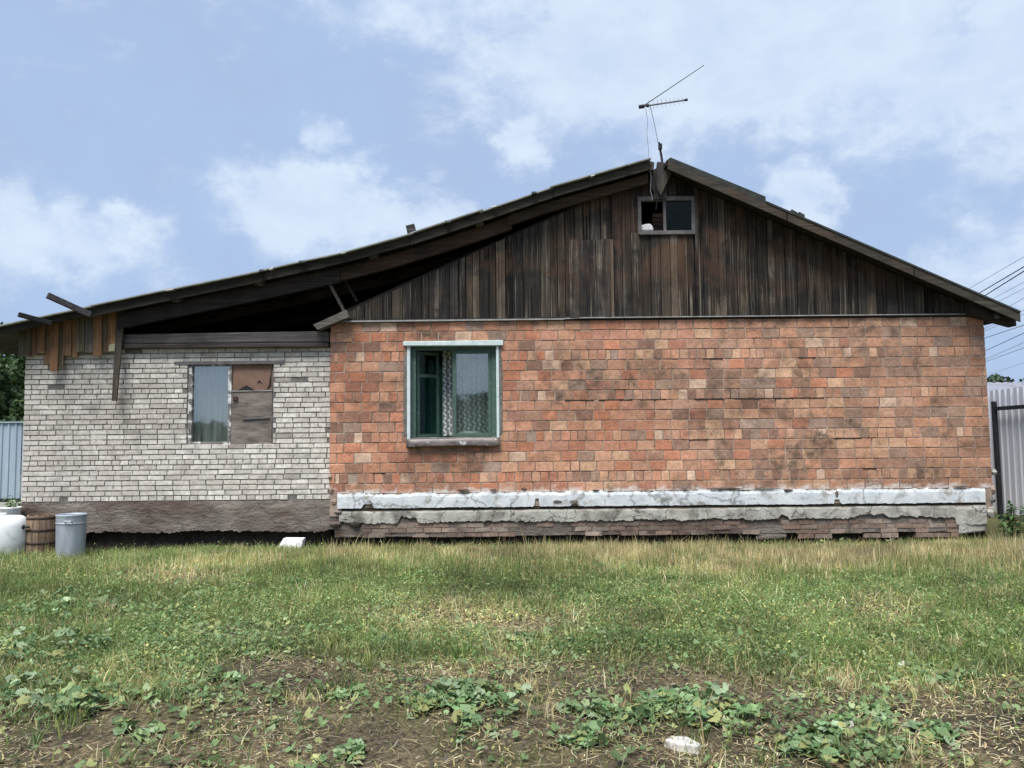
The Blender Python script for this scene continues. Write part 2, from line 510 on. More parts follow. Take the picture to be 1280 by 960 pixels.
M['wire'] = plain_mat('black_cable', (0.012, 0.012, 0.016), (0.02, 0.02, 0.025), 5, bump_s=0)
M['wire_grey'] = plain_mat('grey_cable', (0.16, 0.17, 0.20), (0.22, 0.23, 0.26), 5, bump_s=0)
M['hill'] = plain_mat('wooded_hill', (0.022, 0.035, 0.022), (0.05, 0.07, 0.035), 0.35, bump_s=0)


def glass_mat(name, refl, tint=(0.8, 0.88, 0.86), dust=0.08):
    m, nt, b, out = new_mat(name)
    pos = nt.n('ShaderNodeNewGeometry').outputs['Position']
    tr = nt.n('ShaderNodeBsdfTransparent', {'Color': tint})
    gl = nt.n('ShaderNodeBsdfGlossy', {'Color': (1.0, 0.97, 0.90), 'Roughness': 0.03})
    bp = nt.n('ShaderNodeBump', {'Strength': 0.06, 'Distance': 0.02})
    nt.set(bp.inputs['Height'], nt.noise(pos, 2.2, 2))
    nt.t.links.new(bp.outputs[0], gl.inputs['Normal'])
    df = nt.n('ShaderNodeBsdfDiffuse', {'Color': (0.42, 0.43, 0.42)})
    m1 = nt.n('ShaderNodeMixShader', {0: refl})
    nt.t.links.new(tr.outputs[0], m1.inputs[1])
    nt.t.links.new(gl.outputs[0], m1.inputs[2])
    m2 = nt.n('ShaderNodeMixShader')
    nt.set(m2.inputs[0], nt.map(nt.noise(nt.scale(pos, (14, 14, 1.0)), 1.0, 5, 0.65), 0.35, 0.75, 0.0, dust * 2))
    nt.t.links.new(m1.outputs[0], m2.inputs[1])
    nt.t.links.new(df.outputs[0], m2.inputs[2])
    nt.t.links.new(m2.outputs[0], out.inputs[0])
    return m


M['glass'] = glass_mat('dusty_window_glass', 0.26, dust=0.09)
M['glass_clear'] = glass_mat('window_glass', 0.20, dust=0.04)
M['glass_dark'] = glass_mat('attic_window_glass', 0.012, (0.5, 0.7, 0.7), 0.0)


def lace_mat(name, thread, sparse):
    m, nt, b, out = new_mat(name)
    tcn = nt.n('ShaderNodeTexCoord')
    sp = nt.n('ShaderNodeSeparateXYZ', {'Vector': tcn.outputs['Object']})
    zig = nt.math('MULTIPLY', nt.math('SINE', nt.math('MULTIPLY', sp.outputs[2], 48.0)), 0.35)
    wv = nt.math('SINE', nt.math('ADD', nt.math('MULTIPLY', sp.outputs[0], 82.0), nt.math('MULTIPLY', zig, 3.2)))
    gate = nt.math('SINE', nt.math('ADD', nt.math('MULTIPLY', sp.outputs[2], 96.0), nt.math('MULTIPLY', sp.outputs[0], 41.0)))
    a = nt.map(nt.math('ADD', wv, nt.math('MULTIPLY', gate, 0.6)), 0.0, 0.9, sparse, 0.97)
    nt.set(b.inputs['Base Color'], thread)
    b.inputs['Roughness'].default_value = 0.9
    nt.set(b.inputs['Alpha'], a)
    return m


M['lace'] = lace_mat('white_lace', (0.74, 0.78, 0.78), 0.30)
M['lace_green'] = lace_mat('green_curtain_cloth', (0.10, 0.20, 0.16), 0.75)
M['cloth'] = plain_mat('pale_net_cloth', (0.26, 0.27, 0.25), (0.38, 0.39, 0.36), 5, streak=(8, 1, 0.4), bump_s=0)

# ------------------------------------------------------------------ ground


def project(x, y, z=0.0):
    """numpy: world -> photo pixels"""
    Rm = np.array(CR)
    q = np.stack([x - CAM.x, y - CAM.y, np.broadcast_to(z, np.shape(x)) - CAM.z], -1) @ Rm
    d = np.maximum(-q[..., 2], 0.05)
    return 640 + F_PX * q[..., 0] / d, 480 - F_PX * q[..., 1] / d


def vnoise(x, y, s, seed=0.0):
    """cheap numpy value noise 0..1, two octaves"""
    def base(x, y, sd):
        xi, yi = np.floor(x), np.floor(y)
        fx, fy = x - xi, y - yi
        fx, fy = fx * fx * (3 - 2 * fx), fy * fy * (3 - 2 * fy)
        h = lambda a, b: np.modf(np.abs(np.sin(a * 127.1 + b * 311.7 + sd * 74.7) * 43758.5453))[0]
        return (h(xi, yi) * (1 - fx) + h(xi + 1, yi) * fx) * (1 - fy) + (h(xi, yi + 1) * (1 - fx) + h(xi + 1, yi + 1) * fx) * fy
    return 0.62 * base(x * s, y * s, seed) + 0.38 * base(x * s * 2.3 + 5.1, y * s * 2.3 + 9.2, seed + 3)


def ell(px, py, cx, cy, rx, ry):
    return np.exp(-(((px - cx) / rx) ** 2 + ((py - cy) / ry) ** 2))


def bareness(x, y):
    """0 grown over .. 1 bare earth, as the photograph shows it on the ground"""
    px, py = project(x, y)
    edge = 813 + 26 * np.clip((px - 820) / 120, 0, 1) - 8 * np.clip((500 - px) / 200, 0, 1) + 62 * np.clip((330 - px) / 160, 0, 1)
    b = np.clip((py - edge) / 30, 0, 1) * 1.0
    b = np.maximum(b, 1.0 * ell(px, py, 600, 778, 120, 17))
    b = np.maximum(b, .75 * ell(px, py, 480, 768, 60, 10))
    b = np.maximum(b, .8 * ell(px, py, 330, 790, 90, 12))
    b = np.maximum(b, .6 * ell(px, py, 180, 770, 60, 8))
    b = np.maximum(b, 0.5 * ell(px, py, 290, 800, 110, 9))
    b = np.maximum(b, 0.75 * ell(px, py, 1085, 765, 55, 24))
    b = np.maximum(b, 0.6 * ell(px, py, 230, 728, 70, 9))
    b = b + (vnoise(x, y, 1.5, 2) - 0.50) * 1.05 * np.clip(b * 3, 0.22, 1) + (vnoise(x, y, 6.0, 4) - .5) * .35 * np.clip(b * 3, 0, 1)
    return np.clip(b, 0, 1)


def ground_z(x, y):
    z = (vnoise(x, y, 0.7, 5) - 0.5) * 0.07 + (vnoise(x, y, 4.5, 8) - 0.5) * 0.022
    inside = (x > -7.6) & (x < 7.35)
    t = np.clip((y + 0.42) / 0.34, 0, 1)
    t = t * t * (3 - 2 * t)
    wash = np.clip(vnoise(x, y * 0 + 3.0, 0.9, 6) * 1.5 - 0.1, 0.35, 1.0)
    return np.where(inside, z * (1 - t) - 0.17 * t * wash * np.where(x < -2.8, 0.75, 1.0), z)


def soil_material():
    m, nt, b, _ = new_mat('ground_soil')
    pos = nt.n('ShaderNodeNewGeometry').outputs['Position']
    att = nt.n('ShaderNodeAttribute', attribute_name='tint')
    sp = nt.n('ShaderNodeSeparateColor', {'Color': att.outputs['Color']})
    n1 = nt.noise(pos, 3.2, 7, 0.68, 0.3)
    n2 = nt.noise(pos, 38, 5, 0.7)
    n3 = nt.noise(pos, 1.3, 4, 0.6)
    soil = nt.mix(nt.map(n1, 0.35, 0.68), (0.026, 0.020, 0.018), (0.070, 0.056, 0.048))
    litter = nt.mix(nt.map(n2, 0.35, 0.65), (0.075, 0.055, 0.036), (0.25, 0.19, 0.115))
    turf = nt.mix(nt.map(n2, 0.3, 0.7), (0.06, 0.065, 0.025), (0.16, 0.15, 0.07))
    c = nt.mix(nt.map(nt.math('ADD', n3, nt.math('MULTIPLY', n2, 0.5)), 0.66, 0.92), soil, litter)
    c = nt.mix(nt.math('MULTIPLY', sp.outputs[0], nt.map(n1, 0.25, 0.6, 1.0, 0.75)), turf, c)
    c = nt.mix(sp.outputs[1], c, (0.012, 0.010, 0.009))
    nt.set(b.inputs['Base Color'], c)
    b.inputs['Roughness'].default_value = 0.95
    b.inputs['Specular IOR Level'].default_value = 0.1
    bump(nt, b, nt.math('ADD', nt.math('MULTIPLY', n1, 1.0), nt.math('MULTIPLY', n2, 0.5)), 0.9, 0.05)
    return m


def build_ground():
    xs = np.unique(np.concatenate([np.linspace(-600, -40, 12), np.linspace(-40, -12, 15), np.arange(-12, 12, 0.085), np.linspace(12, 40, 15), np.linspace(40, 600, 12)]))
    ys = np.unique(np.concatenate([np.linspace(-600, -40, 10), np.linspace(-40, -13, 10), np.arange(-13, 0.9, 0.085), np.linspace(0.9, 30, 22), np.linspace(30, 900, 14)]))
    X, Y = np.meshgrid(xs, ys, indexing='ij')
    Z = ground_z(X, Y)
    V = np.stack([X, Y, Z], -1).reshape(-1, 3)
    ny = len(ys)
    I, J = np.meshgrid(np.arange(len(xs) - 1), np.arange(ny - 1), indexing='ij')
    a = (I * ny + J).ravel()
    Fq = np.stack([a, a + ny, a + ny + 1, a + 1], -1)
    bare = bareness(X, Y)
    trench = np.clip((-0.05 - Z) / 0.09, 0, 1) * (np.abs(Y) < 1.2)      # the washed-out black earth along the footing
    C = np.stack([bare, trench, bare * 0], -1).reshape(-1, 3)
    o = np_mesh('ground', V, Fq, C, soil_material(), 'structure')
    o.data.polygons.foreach_set('use_smooth', [True] * len(o.data.polygons))


build_ground()

# ------------------------------------------------------------------ brick laying


def brick_variants(n, lx, ly, lz, jit, bev):
    out = []
    for k in range(n):
        mb = MB()
        hx, hz = lx / 2, lz / 2
        j = lambda s=1.0: random.uniform(-jit, jit) * s
        ring = [(-hx + j(), -hz + j()), (hx + j(), -hz + j()), (hx + j(), hz + j()), (-hx + j(), hz + j())]
        b1 = [(x, 0, z) for x, z in ring]
        f1 = []
        for x, z in ring:
            bb = bev * random.uniform(0.6, 2.2) * (3.6 if random.random() < .14 else 1)
            f1.append((x - math.copysign(bb, x), -ly + j(0.08), z - math.copysign(bb, z)))
        m1 = [(x, -ly + 0.004 * random.uniform(0.6, 1.4), z) for x, z in ring]
        mb.add(b1 + m1 + f1, [(8, 9, 10, 11)] + [(4 + i, 4 + (i + 1) % 4, 8 + (i + 1) % 4, 8 + i) for i in range(4)] + [(i, (i + 1) % 4, 4 + (i + 1) % 4, 4 + i) for i in range(4)])
        out.append(mb)
    return out


def course(x0, x1, L, joint, shift, jit=0.006):
    x = x0 - shift
    res = []
    while x < x1:
        l = L + random.uniform(-jit, jit)
        if random.random() < 0.05: l *= random.choice((0.5, 0.78))
        a, b = max(x, x0), min(x + l, x1)
        if b - a > 0.035: res.append((a, b))
        x += l + joint
    return res


def lay_wall(parent, spec, variants, mats, face_y, pick, limit=300, names='brick', depth_amp=0.0015):
    """spec: list of (xa, xb, zc, h). The largest `limit` in the photograph become objects, the rest one mass."""
    scored = sorted(spec, key=lambda s: -(s[1] - s[0]) * s[3] / ((((s[0] + s[1]) / 2) ** 2 + 144)))
    meshes = [v.mesh('brick') for v in variants]
    for me in meshes: me.materials.append(mats[0])
    for i, (xa, xb, zc, h) in enumerate(scored[:limit]):
        inst(names, meshes[i % len(meshes)], ((xa + xb) / 2, face_y + 0.05 + random.gauss(0, depth_amp), zc + random.gauss(0, .0012)), parent, (xb - xa, 1, h), (0, random.gauss(0, 0.003), random.gauss(0, 0.002)), pick((xa + xb) / 2, zc))
    if len(scored) > limit:
        mb = MB()
        for i, (xa, xb, zc, h) in enumerate(scored[limit:]):
            mb.col = (*pick((xa + xb) / 2, zc), 1)
            v = variants[i % len(variants)]
            sx, cx, dy = xb - xa, (xa + xb) / 2, face_y + 0.05 + random.gauss(0, depth_amp)
            mb.add([(cx + p[0] * sx, dy + p[1], zc + p[2] * h) for p in v.v], v.f)
        tag(mb.build(names + 'work', mats[1], parent), kind='stuff')


def unit_variants(n):      # unit length and height; depth 5 cm; the bevel stays small in either direction
    return brick_variants(n, 1.0, 0.05, 1.0, 0.02, 0.014)


def cut(spec, hx0, hx1, hz0, hz1):
    out = []
    for xa, xb, zc, h in spec:
        if zc + h / 2 <= hz0 + 0.02 or zc - h / 2 >= hz1 - 0.02 or xb <= hx0 or xa >= hx1:
            out.append((xa, xb, zc, h))
            continue
        if xa < hx0 - 0.04: out.append((xa, hx0 - 0.004, zc, h))
        if xb > hx1 + 0.04: out.append((hx1 + 0.004, xb, zc, h))
    return out


def core_with_hole(x0, x1, y0, y1, z0, z1, hx0, hx1, hz0, hz1):
    return MB().box(x0, hx0, y0, y1, z0, z1).box(hx1, x1, y0, y1, z0, z1).box(hx0, hx1, y0, y1, z0, hz0).box(hx0, hx1, y0, y1, hz1, z1)


# ------------------------------------------------------------------ measured key lines (metres)
HX0, HX1 = P(412, 500)[0], P(1234, 480)[0]
HZ1 = P(640, 401)[1]                 # top of the orange wall
HZ0 = P(820, 614)[1]                 # bottom of orange brickwork
DEPTH = 8.5
print('house', HX0, HX1, HZ0, HZ1, 'ground at wall foot', P(640, 681)[1], G(640, 690))
AX0 = P(29, 540, 0.06)[0]
AX1 = HX0
AY = 0.06
AZ1, AZ0 = P(330, 434, AY)[1], P(230, 626, AY)[1]
print('annex', AX0, AX1, AZ0, AZ1)

house = thing('brick_house', (0.3 * (HX0 + HX1), 0, 0), 'orange brick house with a blackened plank gable and white painted plinth band', 'house')
annex = thing('brick_annex', ((AX0 + AX1) / 2, AY, 0), 'white brick annex with an open attic under a sagging plank roof', 'annex')


# -------- orange wall
WX0, WZ1 = P(511, 432)
WX1, WZ0 = P(622, 552)
wall = core_with_hole(HX0 + 0.01, HX1 - 0.01, 0.007, 0.45, 0.45, HZ1, WX0, WX1, WZ0, WZ1).build('wall', M['mortar'], house)
CH = (HZ1 - HZ0) / 17.0


def pick_orange(x, z):
    t = (x - HX0) / (HX1 - HX0)
    pal_l = [(198, 130, 100), (188, 122, 94), (178, 118, 94), (206, 150, 122), (196, 138, 112), (212, 164, 136), (168, 114, 94), (156, 116, 100), (186, 134, 114), (200, 144, 116)]
    pal_r = [(196, 148, 118), (186, 140, 114), (172, 132, 110), (206, 164, 134), (180, 144, 124), (212, 176, 144), (158, 124, 106), (152, 130, 116), (192, 150, 124)]
    c = random.choice(pal_r if random.random() < t * 1.1 else pal_l)
    r = random.random()
    m_ = mnoise.noise(Vector((x * .55, z * .9, 2.2)))
    if r < 0.03: c = (226, 202, 180)
    elif r < 0.06 + max(0, m_) * .1: c = (154, 138, 128)
    elif r < 0.10 + max(0, m_) * .25: c = (128, 102, 90)
    k = random.uniform(0.92, 1.08)
    k *= 1 - .16 * max(0, m_)
    c = [.66 * a + .34 * b for a, b in zip(c, (178, 144, 126))]
    s = srgb(*c)
    return tuple(v * k * 1.08 for v in s)


spec = []
for i in range(17):
    zc = HZ1 - (i + 0.5) * CH
    if i in (3, 7, 11, 15):
        bs = course(HX0, HX1, 0.1175, 0.0135, random.uniform(0, 0.1))
    else:
        bs = course(HX0, HX1, 0.2455, 0.0135, (0.0, 0.13)[i % 2] + random.uniform(0, 0.04))
    spec += [(a + (random.uniform(0, .012) if a == HX0 else 0), b, zc, CH - 0.014) for a, b in bs]
spec = cut(spec, WX0 - 0.03, WX1 + 0.03, WZ0 - 0.02, WZ1 + 0.05)
# a few missing or hollow bricks
spec = [s for s in spec if not (random.random() < 0.004)]
lay_wall(wall, spec, unit_variants(9), (M['brick'], M['brick_s']), 0.0, pick_orange)

# joints that have lost their mortar: dark strips between courses paint in their shade
for row, spans in ((8, ((706, 742), (748, 790), (800, 832), (868, 905), (918, 962), (966, 1030))), (4, ((1000, 1022), (880, 905))), (12, ((1040, 1075), (860, 884))), (15, ((466, 482), (1075, 1092)))):
    z_ = HZ1 - row * CH
    for a, b in spans:
        x0_, x1_ = P(a, 500)[0], P(b, 500)[0]
        n_ = max(2, int((x1_ - x0_) / .07))
        up_ = [(x0_ + (x1_ - x0_) * i / n_, z_ + random.uniform(.004, .014)) for i in range(n_ + 1)]
        dn_ = [(p[0], z_ - random.uniform(.004, .012)) for p in up_]
        MB().prism(dn_ + up_[::-1], -.0035, .0065).build('joint_shade_strip', M['soil_and_joint_shade'], wall)

# side, back walls, floor and ceiling of the house so the rooms are real dark rooms
sh = MB()
sh.box(HX0 + 0.002, HX0 + 0.4, 0.452, DEPTH, 0.0, HZ1 - 0.01).box(HX1 - 0.4, HX1 - 0.012, 0.452, DEPTH, 0.0, HZ1 - 0.01).box(HX0 + 0.402, HX1 - 0.402, DEPTH - 0.4, DEPTH, 0, HZ1 - 0.01)
sh.build('side_wall', M['mortar'], house)
MB().box(HX0 + 0.402, HX1 - 0.402, 0.452, DEPTH - 0.402, HZ1 - 0.2, HZ1 - 0.012).build('attic_floor', M['attic'], house)
MB().box(HX0 + 0.402, HX1 - 0.402, 0.452, DEPTH - 0.402, 0.3, 0.5).build('room_floor', M['interior'], house)
MB().box(HX0 + 0.402, HX1 - 0.402, 3.4, 3.5, 0.502, HZ1 - 0.202).build('room_partition', M['interior'], house)


# -------- plinth: white band, grey plaster, exposed footing bricks
def strip(x0, x1, ztop, zbot, y0, y1, step=0.016, top_j=0.012, bot_j=0.02, seed=0.0, notch=(), face_j=0.012):
    """a plastered band with ragged edges; notch: (x, halfwidth, height) bites out of the bottom"""
    mb = MB()
    n = int((x1 - x0) / step)
    pts = []
    for i in range(n + 1):
        x = x0 + (x1 - x0) * i / n
        f = lambda s, k: mnoise.noise(Vector((x * s, seed + k, 0.3)))
        zt = ztop(x) + top_j * (.8 * f(2.1, 0) + 0.6 * f(8, 1) + .6 * f(23, 9) + .4 * f(50, 4))
        zb = zbot(x) + bot_j * (.55 * f(1.6, 2) + 0.55 * f(7, 3) + .5 * f(19, 7) + .45 * f(43, 8))
        for nx, hw, hh in notch:
            if abs(x - nx) < hw: zb += hh * min(1.0, (hw - abs(x - nx)) / (0.3 * hw))
        yf = y0 + face_j * f(5, 5)
        zm = (zt + zb) / 2
        pts.append(((x, y1, zt), (x, yf + 0.012, zt - 0.008), (x, yf, zm + (zt - zm) * .55), (x, yf - 0.004 * f(7, 6), zm), (x, yf + 0.002, zb + 0.012), (x, y1, zb)))
    vs = [p for r in pts for p in r]
    k = 6
    fs = []
    for i in range(n):
        for j in range(k - 1):
            fs.append((i * k + j, i * k + j + 1, (i + 1) * k + j + 1, (i + 1) * k + j))
    fs += [tuple(range(k)), tuple(reversed(range(n * k, n * k + k)))]
    return mb.add(vs, fs)


plinth = MB().box(HX0 + 0.05, HX1 - 0.06, 0.14, 0.44, -0.5, 0.448).build('plinth', M['soil_and_joint_shade'], house)
zt_, zb_ = P(820, 613.5)[1], P(820, 632.8)[1]
BX0, BX1 = P(422, 625)[0], P(1231, 620)[0]
strip(BX0, BX1, lambda x: zt_, lambda x: zb_, -0.016, 0.05, top_j=0.03, bot_j=0.012, seed=1.0, notch=((P(460, 630)[0], 0.09, 0.06), (P(671, 620)[0], 0.04, 0.12), (P(718, 628)[0], 0.06, 0.04), (P(1046, 628)[0], 0.05, 0.07))).build('whitewashed_band', M['lime'], plinth, smooth=False)
g0, g1 = P(820, 634.2)[1], P(820, 651)[1]
gp = strip(P(424, 640)[0], P(1233, 640)[0], lambda x: g0, lambda x: g1 + 0.03 * mnoise.noise(Vector((x * 0.9, 3, 7))) - (0.10 if x > P(1195, 640)[0] else 0), -.002, 0.14, top_j=0.006, bot_j=0.034, seed=8.0, face_j=.006,
           notch=((P(510, 650)[0], 0.16, 0.08), (P(980, 650)[0], 0.08, 0.05), (P(1090, 650)[0], 0.25, 0.05)))
MB().box(BX0 + .02, BX1 + .01, .0055, .04, g0 - .012, zb_ + .02).build('groove_shade_strip', M['soil_and_joint_shade'], plinth)  # dark strip behind the two bands paints in the shade of their gap
gp.build('grey_plaster_band', M['plaster'], plinth)
MB().box(HX0 + 0.08, HX1 - 0.1, 0.032, 0.1401, P(820, 668)[1], 0.447).build('footing_mortar', M['cement'], plinth)
fz = [P(820, 654.5)[1], P(820, 660.5)[1], P(820, 666.5)[1], P(820, 672.5)[1]]
vfm = [v.mesh('brick') for v in unit_variants(6)]
for me in vfm: me.materials.append(M['footing'])
x_gap = [(P(395, 660)[0], P(453, 660)[0]), (P(944, 660)[0], P(985, 660)[0])]
for r, zc in enumerate(fz):
    for a, b in course(P(453, 660)[0], P(1200, 660)[0], 0.245, 0.012, (0, .12, .05, .17)[r], 0.012):
        if any(g[0] < (a + b) / 2 < g[1] for g in x_gap): continue
        px = project(np.array((a + b) / 2), np.array(0.0), zc)[0]
        pr = 0.04 if r < 2 else (0.22 if r == 2 else (0.85 if px < 960 else 0.6))
        if random.random() < pr or (r > 2 and px < 930) or (r >= 1 and 640 < px < 722) or (r >= 0 and 700 < px < 722): continue
        c = srgb(*random.choice([(150, 130, 120), (142, 124, 114), (162, 148, 138), (130, 116, 108), (148, 138, 129)]))
        inst('brick', vfm[(r + int(px)) % 6], ((a + b) / 2, 0.076 + random.gauss(0, .004), zc), plinth, (b - a, 1, 0.062), (0, random.gauss(0, .012), random.gauss(0, .02)), c)
# rubble lump plastered into the footing and the corner block
MB().add(*(lambda pts: (pts, [(0, 1, 2, 3), (4, 7, 6, 5), (0, 4, 5, 1), (1, 5, 6, 2), (2, 6, 7, 3), (3, 7, 4, 0)]))([P3(945, 676, 0.03), P3(984, 672, 0.04), P3(978, 647, 0.05), P3(943, 650, 0.05), P3(945, 676, 0.2), P3(984, 672, 0.2), P3(978, 647, 0.2), P3(943, 650, 0.2)])).build('rubble_block', M['cement'], plinth, bevel=0.02)
MB().add(*(lambda pts: (pts, [(0, 1, 2, 3), (4, 7, 6, 5), (0, 4, 5, 1), (1, 5, 6, 2), (2, 6, 7, 3), (3, 7, 4, 0)]))([P3(1198, 668, 0.0), P3(1232, 664, 0.02), P3(1236, 634, 0.03), P3(1200, 637, 0.0), P3(1198, 668, 0.2), P3(1232, 664, 0.2), P3(1236, 634, 0.2), P3(1200, 637, 0.2)])).build('corner_block', M['plaster'], plinth, bevel=0.02)

# broken stones in the junction between annex and house
def gz0(x_, y_): return float(ground_z(np.array([x_]), np.array([y_]))[0])


def rock(c, rx, ry, rz, seed, mb=None):
    rnd = random.Random(seed)
    mb = mb or MB()
    vs, fs = [], []
    nu, nv = 7, 4
    for j in range(nv + 1):
        t = math.pi * j / nv
        for i in range(nu):
            a = 6.283 * i / nu
            k = rnd.uniform(.75, 1.2)
            vs.append((c[0] + rx * k * math.sin(t) * math.cos(a), c[1] + ry * k * math.sin(t) * math.sin(a), c[2] + rz * k * math.cos(t)))
    for j in range(nv):
        for i in range(nu):
            fs.append((j * nu + i, (j + 1) * nu + i, (j + 1) * nu + (i + 1) % nu, j * nu + (i + 1) % nu))
    return mb.add(vs, fs)


for i, (px, py, rx, rz, mk) in enumerate(((424, 640, .075, .05, 'cement'), (433, 648, .075, .045, 'plaster'), (418, 627, .06, .05, 'mortar'), (420, 655, .09, .05, 'cement'), (445, 655, .10, .055, 'soil_and_joint_shade'), (413, 596, .035, .06, 'mortar'), (415, 612, .04, .055, 'mortar'), (1237, 640, .07, .10, 'plaster'), (1240, 612, .045, .08, 'mortar'), (1242, 590, .04, .05, 'plaster'), (1240, 625, .05, .05, 'mortar_w'))):
    c = P3(px, py, .03)
    rock(c, rx, .06, rz, i).build('broken_stone', M[mk], plinth)
# chips where the whitewash has come off
for i, (px, py, w_, h_) in enumerate(((617, 612.5, 5, 1.6), (580, 613, 9, 1.6), (655, 611, 4, 1.4), (745, 613, 5, 1.2), (857, 609.5, 4, 1), (905, 610.5, 22, 1.6), (958, 611, 16, 1.0), (985, 613, 6, 2), (1200, 608, 12, 1.2), (717, 627, 6, 2.5), (697, 627, 6, 2), (1046, 617, 2, 4))):
    c = P3(px, py, -.02)
    rock(c, w_ / 83, .010, h_ / 83, 40 + i).build('plaster_chip', M['cement'], plinth)

# earth and rubble washed out along the foot of both walls
rb_ = MB()
for i in range(420):
    x_ = random.uniform(-7.2, 7.1)
    s_ = random.choice((.02, .03, .03, .045, .07))
    y_ = random.uniform(-.30, .10) + (.06 if x_ < -2.8 else 0)
    q_ = gz0(x_, y_) + s_ * .25
    rb_.col = (*random.choice([(.022, .018, .016), (.04, .033, .028), (.07, .058, .05), (.03, .026, .023), (.12, .10, .088), (.10, .07, .06)]), 1)
    rock((x_, y_, q_), s_ * random.uniform(.8, 1.6), s_, s_ * random.uniform(.5, .9), 300 + i, rb_)
tag(rb_.build('rubble', M['crumb']), 'dark crumbled earth and rubble along the foot of the walls', 'rubble', kind='stuff')

# -------- tin drip strip at the foot of the gable
xd = P(705, 395)[0]
for p_ in ([(HX0 - 0.01, HZ1 - 0.004), (xd, HZ1 + 0.004), (xd, HZ1 + 0.024), (HX0 - 0.01, HZ1 + 0.020)], [(xd + .002, HZ1 + 0.012), (xd + .25, HZ1 + 0.022), (HX1 - 0.03, HZ1 + 0.024), (HX1 - 0.03, HZ1 + 0.038), (xd + .25, HZ1 + 0.038), (xd + .002, HZ1 + 0.030)]):
    MB().prism(p_, -0.05, 0.06).build('drip_strip', M['tin'], house)
MB().box(HX0, HX1 - 0.02, 0.004, 0.058, HZ1 - 0.012, HZ1 + 0.05).build('gable_sill', M['attic'], house).color = (.03, .027, .025, 1)

# ------------------------------------------------------------------ roof lines
VL, VR = -0.30, -0.34                 # verge planes
left_px = [(813, 200), (682, 237.5), (600, 265.5), (513, 294), (424, 318.5), (312, 343), (205, 364.5), (112, 384), (40, 399), (0, 408), (-70, 423)]
left_line = [P(x, y, VL) for x, y in left_px][::-1]
right_line = [P(833, 196, VR), P(1275, 387, VR)]
old_line = [P(395, 408, 0.02), P(720, 258, 0.02)]
sl = (old_line[1][1] - old_line[0][1]) / (old_line[1][0] - old_line[0][0])
xl1_ = left_line[-1][0]
RIDGE_X = P(826, 205, 0.02)[0]


def z_left(x): return float(np.interp(x, [p[0] for p in left_line], [p[1] for p in left_line]))
def z_right(x): return right_line[0][1] + (x - right_line[0][0]) * (right_line[1][1] - right_line[0][1]) / (right_line[1][0] - right_line[0][0])
def z_old(x): return old_line[0][1] + (x - old_line[0][0]) * sl


def plank_top(x):
    if x <= RIDGE_X: return min(z_old(x), z_left(x) - 0.20, z_right(RIDGE_X) - 0.1)
    return z_right(x) - 0.13


# -------- gable planks
gable = MB().add([(HX0 + .3, 0.30, HZ1), (HX1 - .2, 0.30, HZ1), (RIDGE_X, 0.30, plank_top(RIDGE_X + .05)), (HX0 + .3, .34, HZ1), (HX1 - .2, .34, HZ1), (RIDGE_X, .34, plank_top(RIDGE_X + .05))], []).build('gable', M['dark'], house)
AWX0, AWZ0 = P(800, 289, 0.0)
AWX1, AWZ1 = P(865, 251, 0.0)


def tone_gable(x, z=None):
    c = random.choice([(0.026, 0.023, 0.021), (0.042, 0.036, 0.030), (0.030, 0.028, 0.027), (0.060, 0.048, 0.037), (0.015, 0.015, 0.016), (0.044, 0.041, 0.038), (0.078, 0.064, 0.050), (0.020, 0.019, 0.019)])
    k = random.choice((.4, .6, .75, .9, 1.1, 1.4)) * .9
    return tuple(v * k for v in c)


def plank_piece(x0, x1, z0, fz0, fz1, yf, th, parent, m, color, name='plank'):
    ox = (x0 + x1) / 2
    mb = MB()
    mb.prism([(x0, z0), (x1, z0), (x1, fz1), (x0, fz0)], yf, yf + th)
    o = mb.build(name, m, parent, origin=(ox, yf, z0))
    o.color = (*color, 1)
    return o


x = HX0 + 0.16
zb = HZ1 + 0.04
while x < HX1 - 0.02:
    wd = random.uniform(0.095, 0.165)
    xe = min(x + wd, HX1 - 0.02)
    t0, t1 = plank_top(x), plank_top(xe)
    if min(t0, t1) > zb + 0.02:
        yf = random.uniform(0.0, 0.018)
        col = tone_gable(x)
        if x + wd > AWX0 and x < AWX1 and t0 > AWZ1:
            if x < AWX0 - .005: plank_piece(x, AWX0 - .003, AWZ0 - .022, AWZ1 + .022, AWZ1 + .022, yf, 0.025, gable, M['plank'], col)
            if xe > AWX1 + .005: plank_piece(AWX1 + .003, xe - .003, AWZ0 - .022, AWZ1 + .022, AWZ1 + .022, yf, 0.025, gable, M['plank'], col)
            plank_piece(x, xe - 0.003, zb, AWZ0 - .022, AWZ0 - .022, yf, 0.025, gable, M['plank'], tuple(v * 1.5 for v in col))
            plank_piece(x, xe - 0.003, AWZ1 + .022, t0, t1, yf, 0.025, gable, M['plank'], col)
        else:
            plank_piece(x, xe - 0.003, zb + random.uniform(-.012, .004), t0 + random.uniform(-.012, .01), t1 + random.uniform(-.012, .01), yf, 0.025, gable, M['plank'], col)
    x = xe + random.choice((0.003, 0.006, 0.006, 0.010))
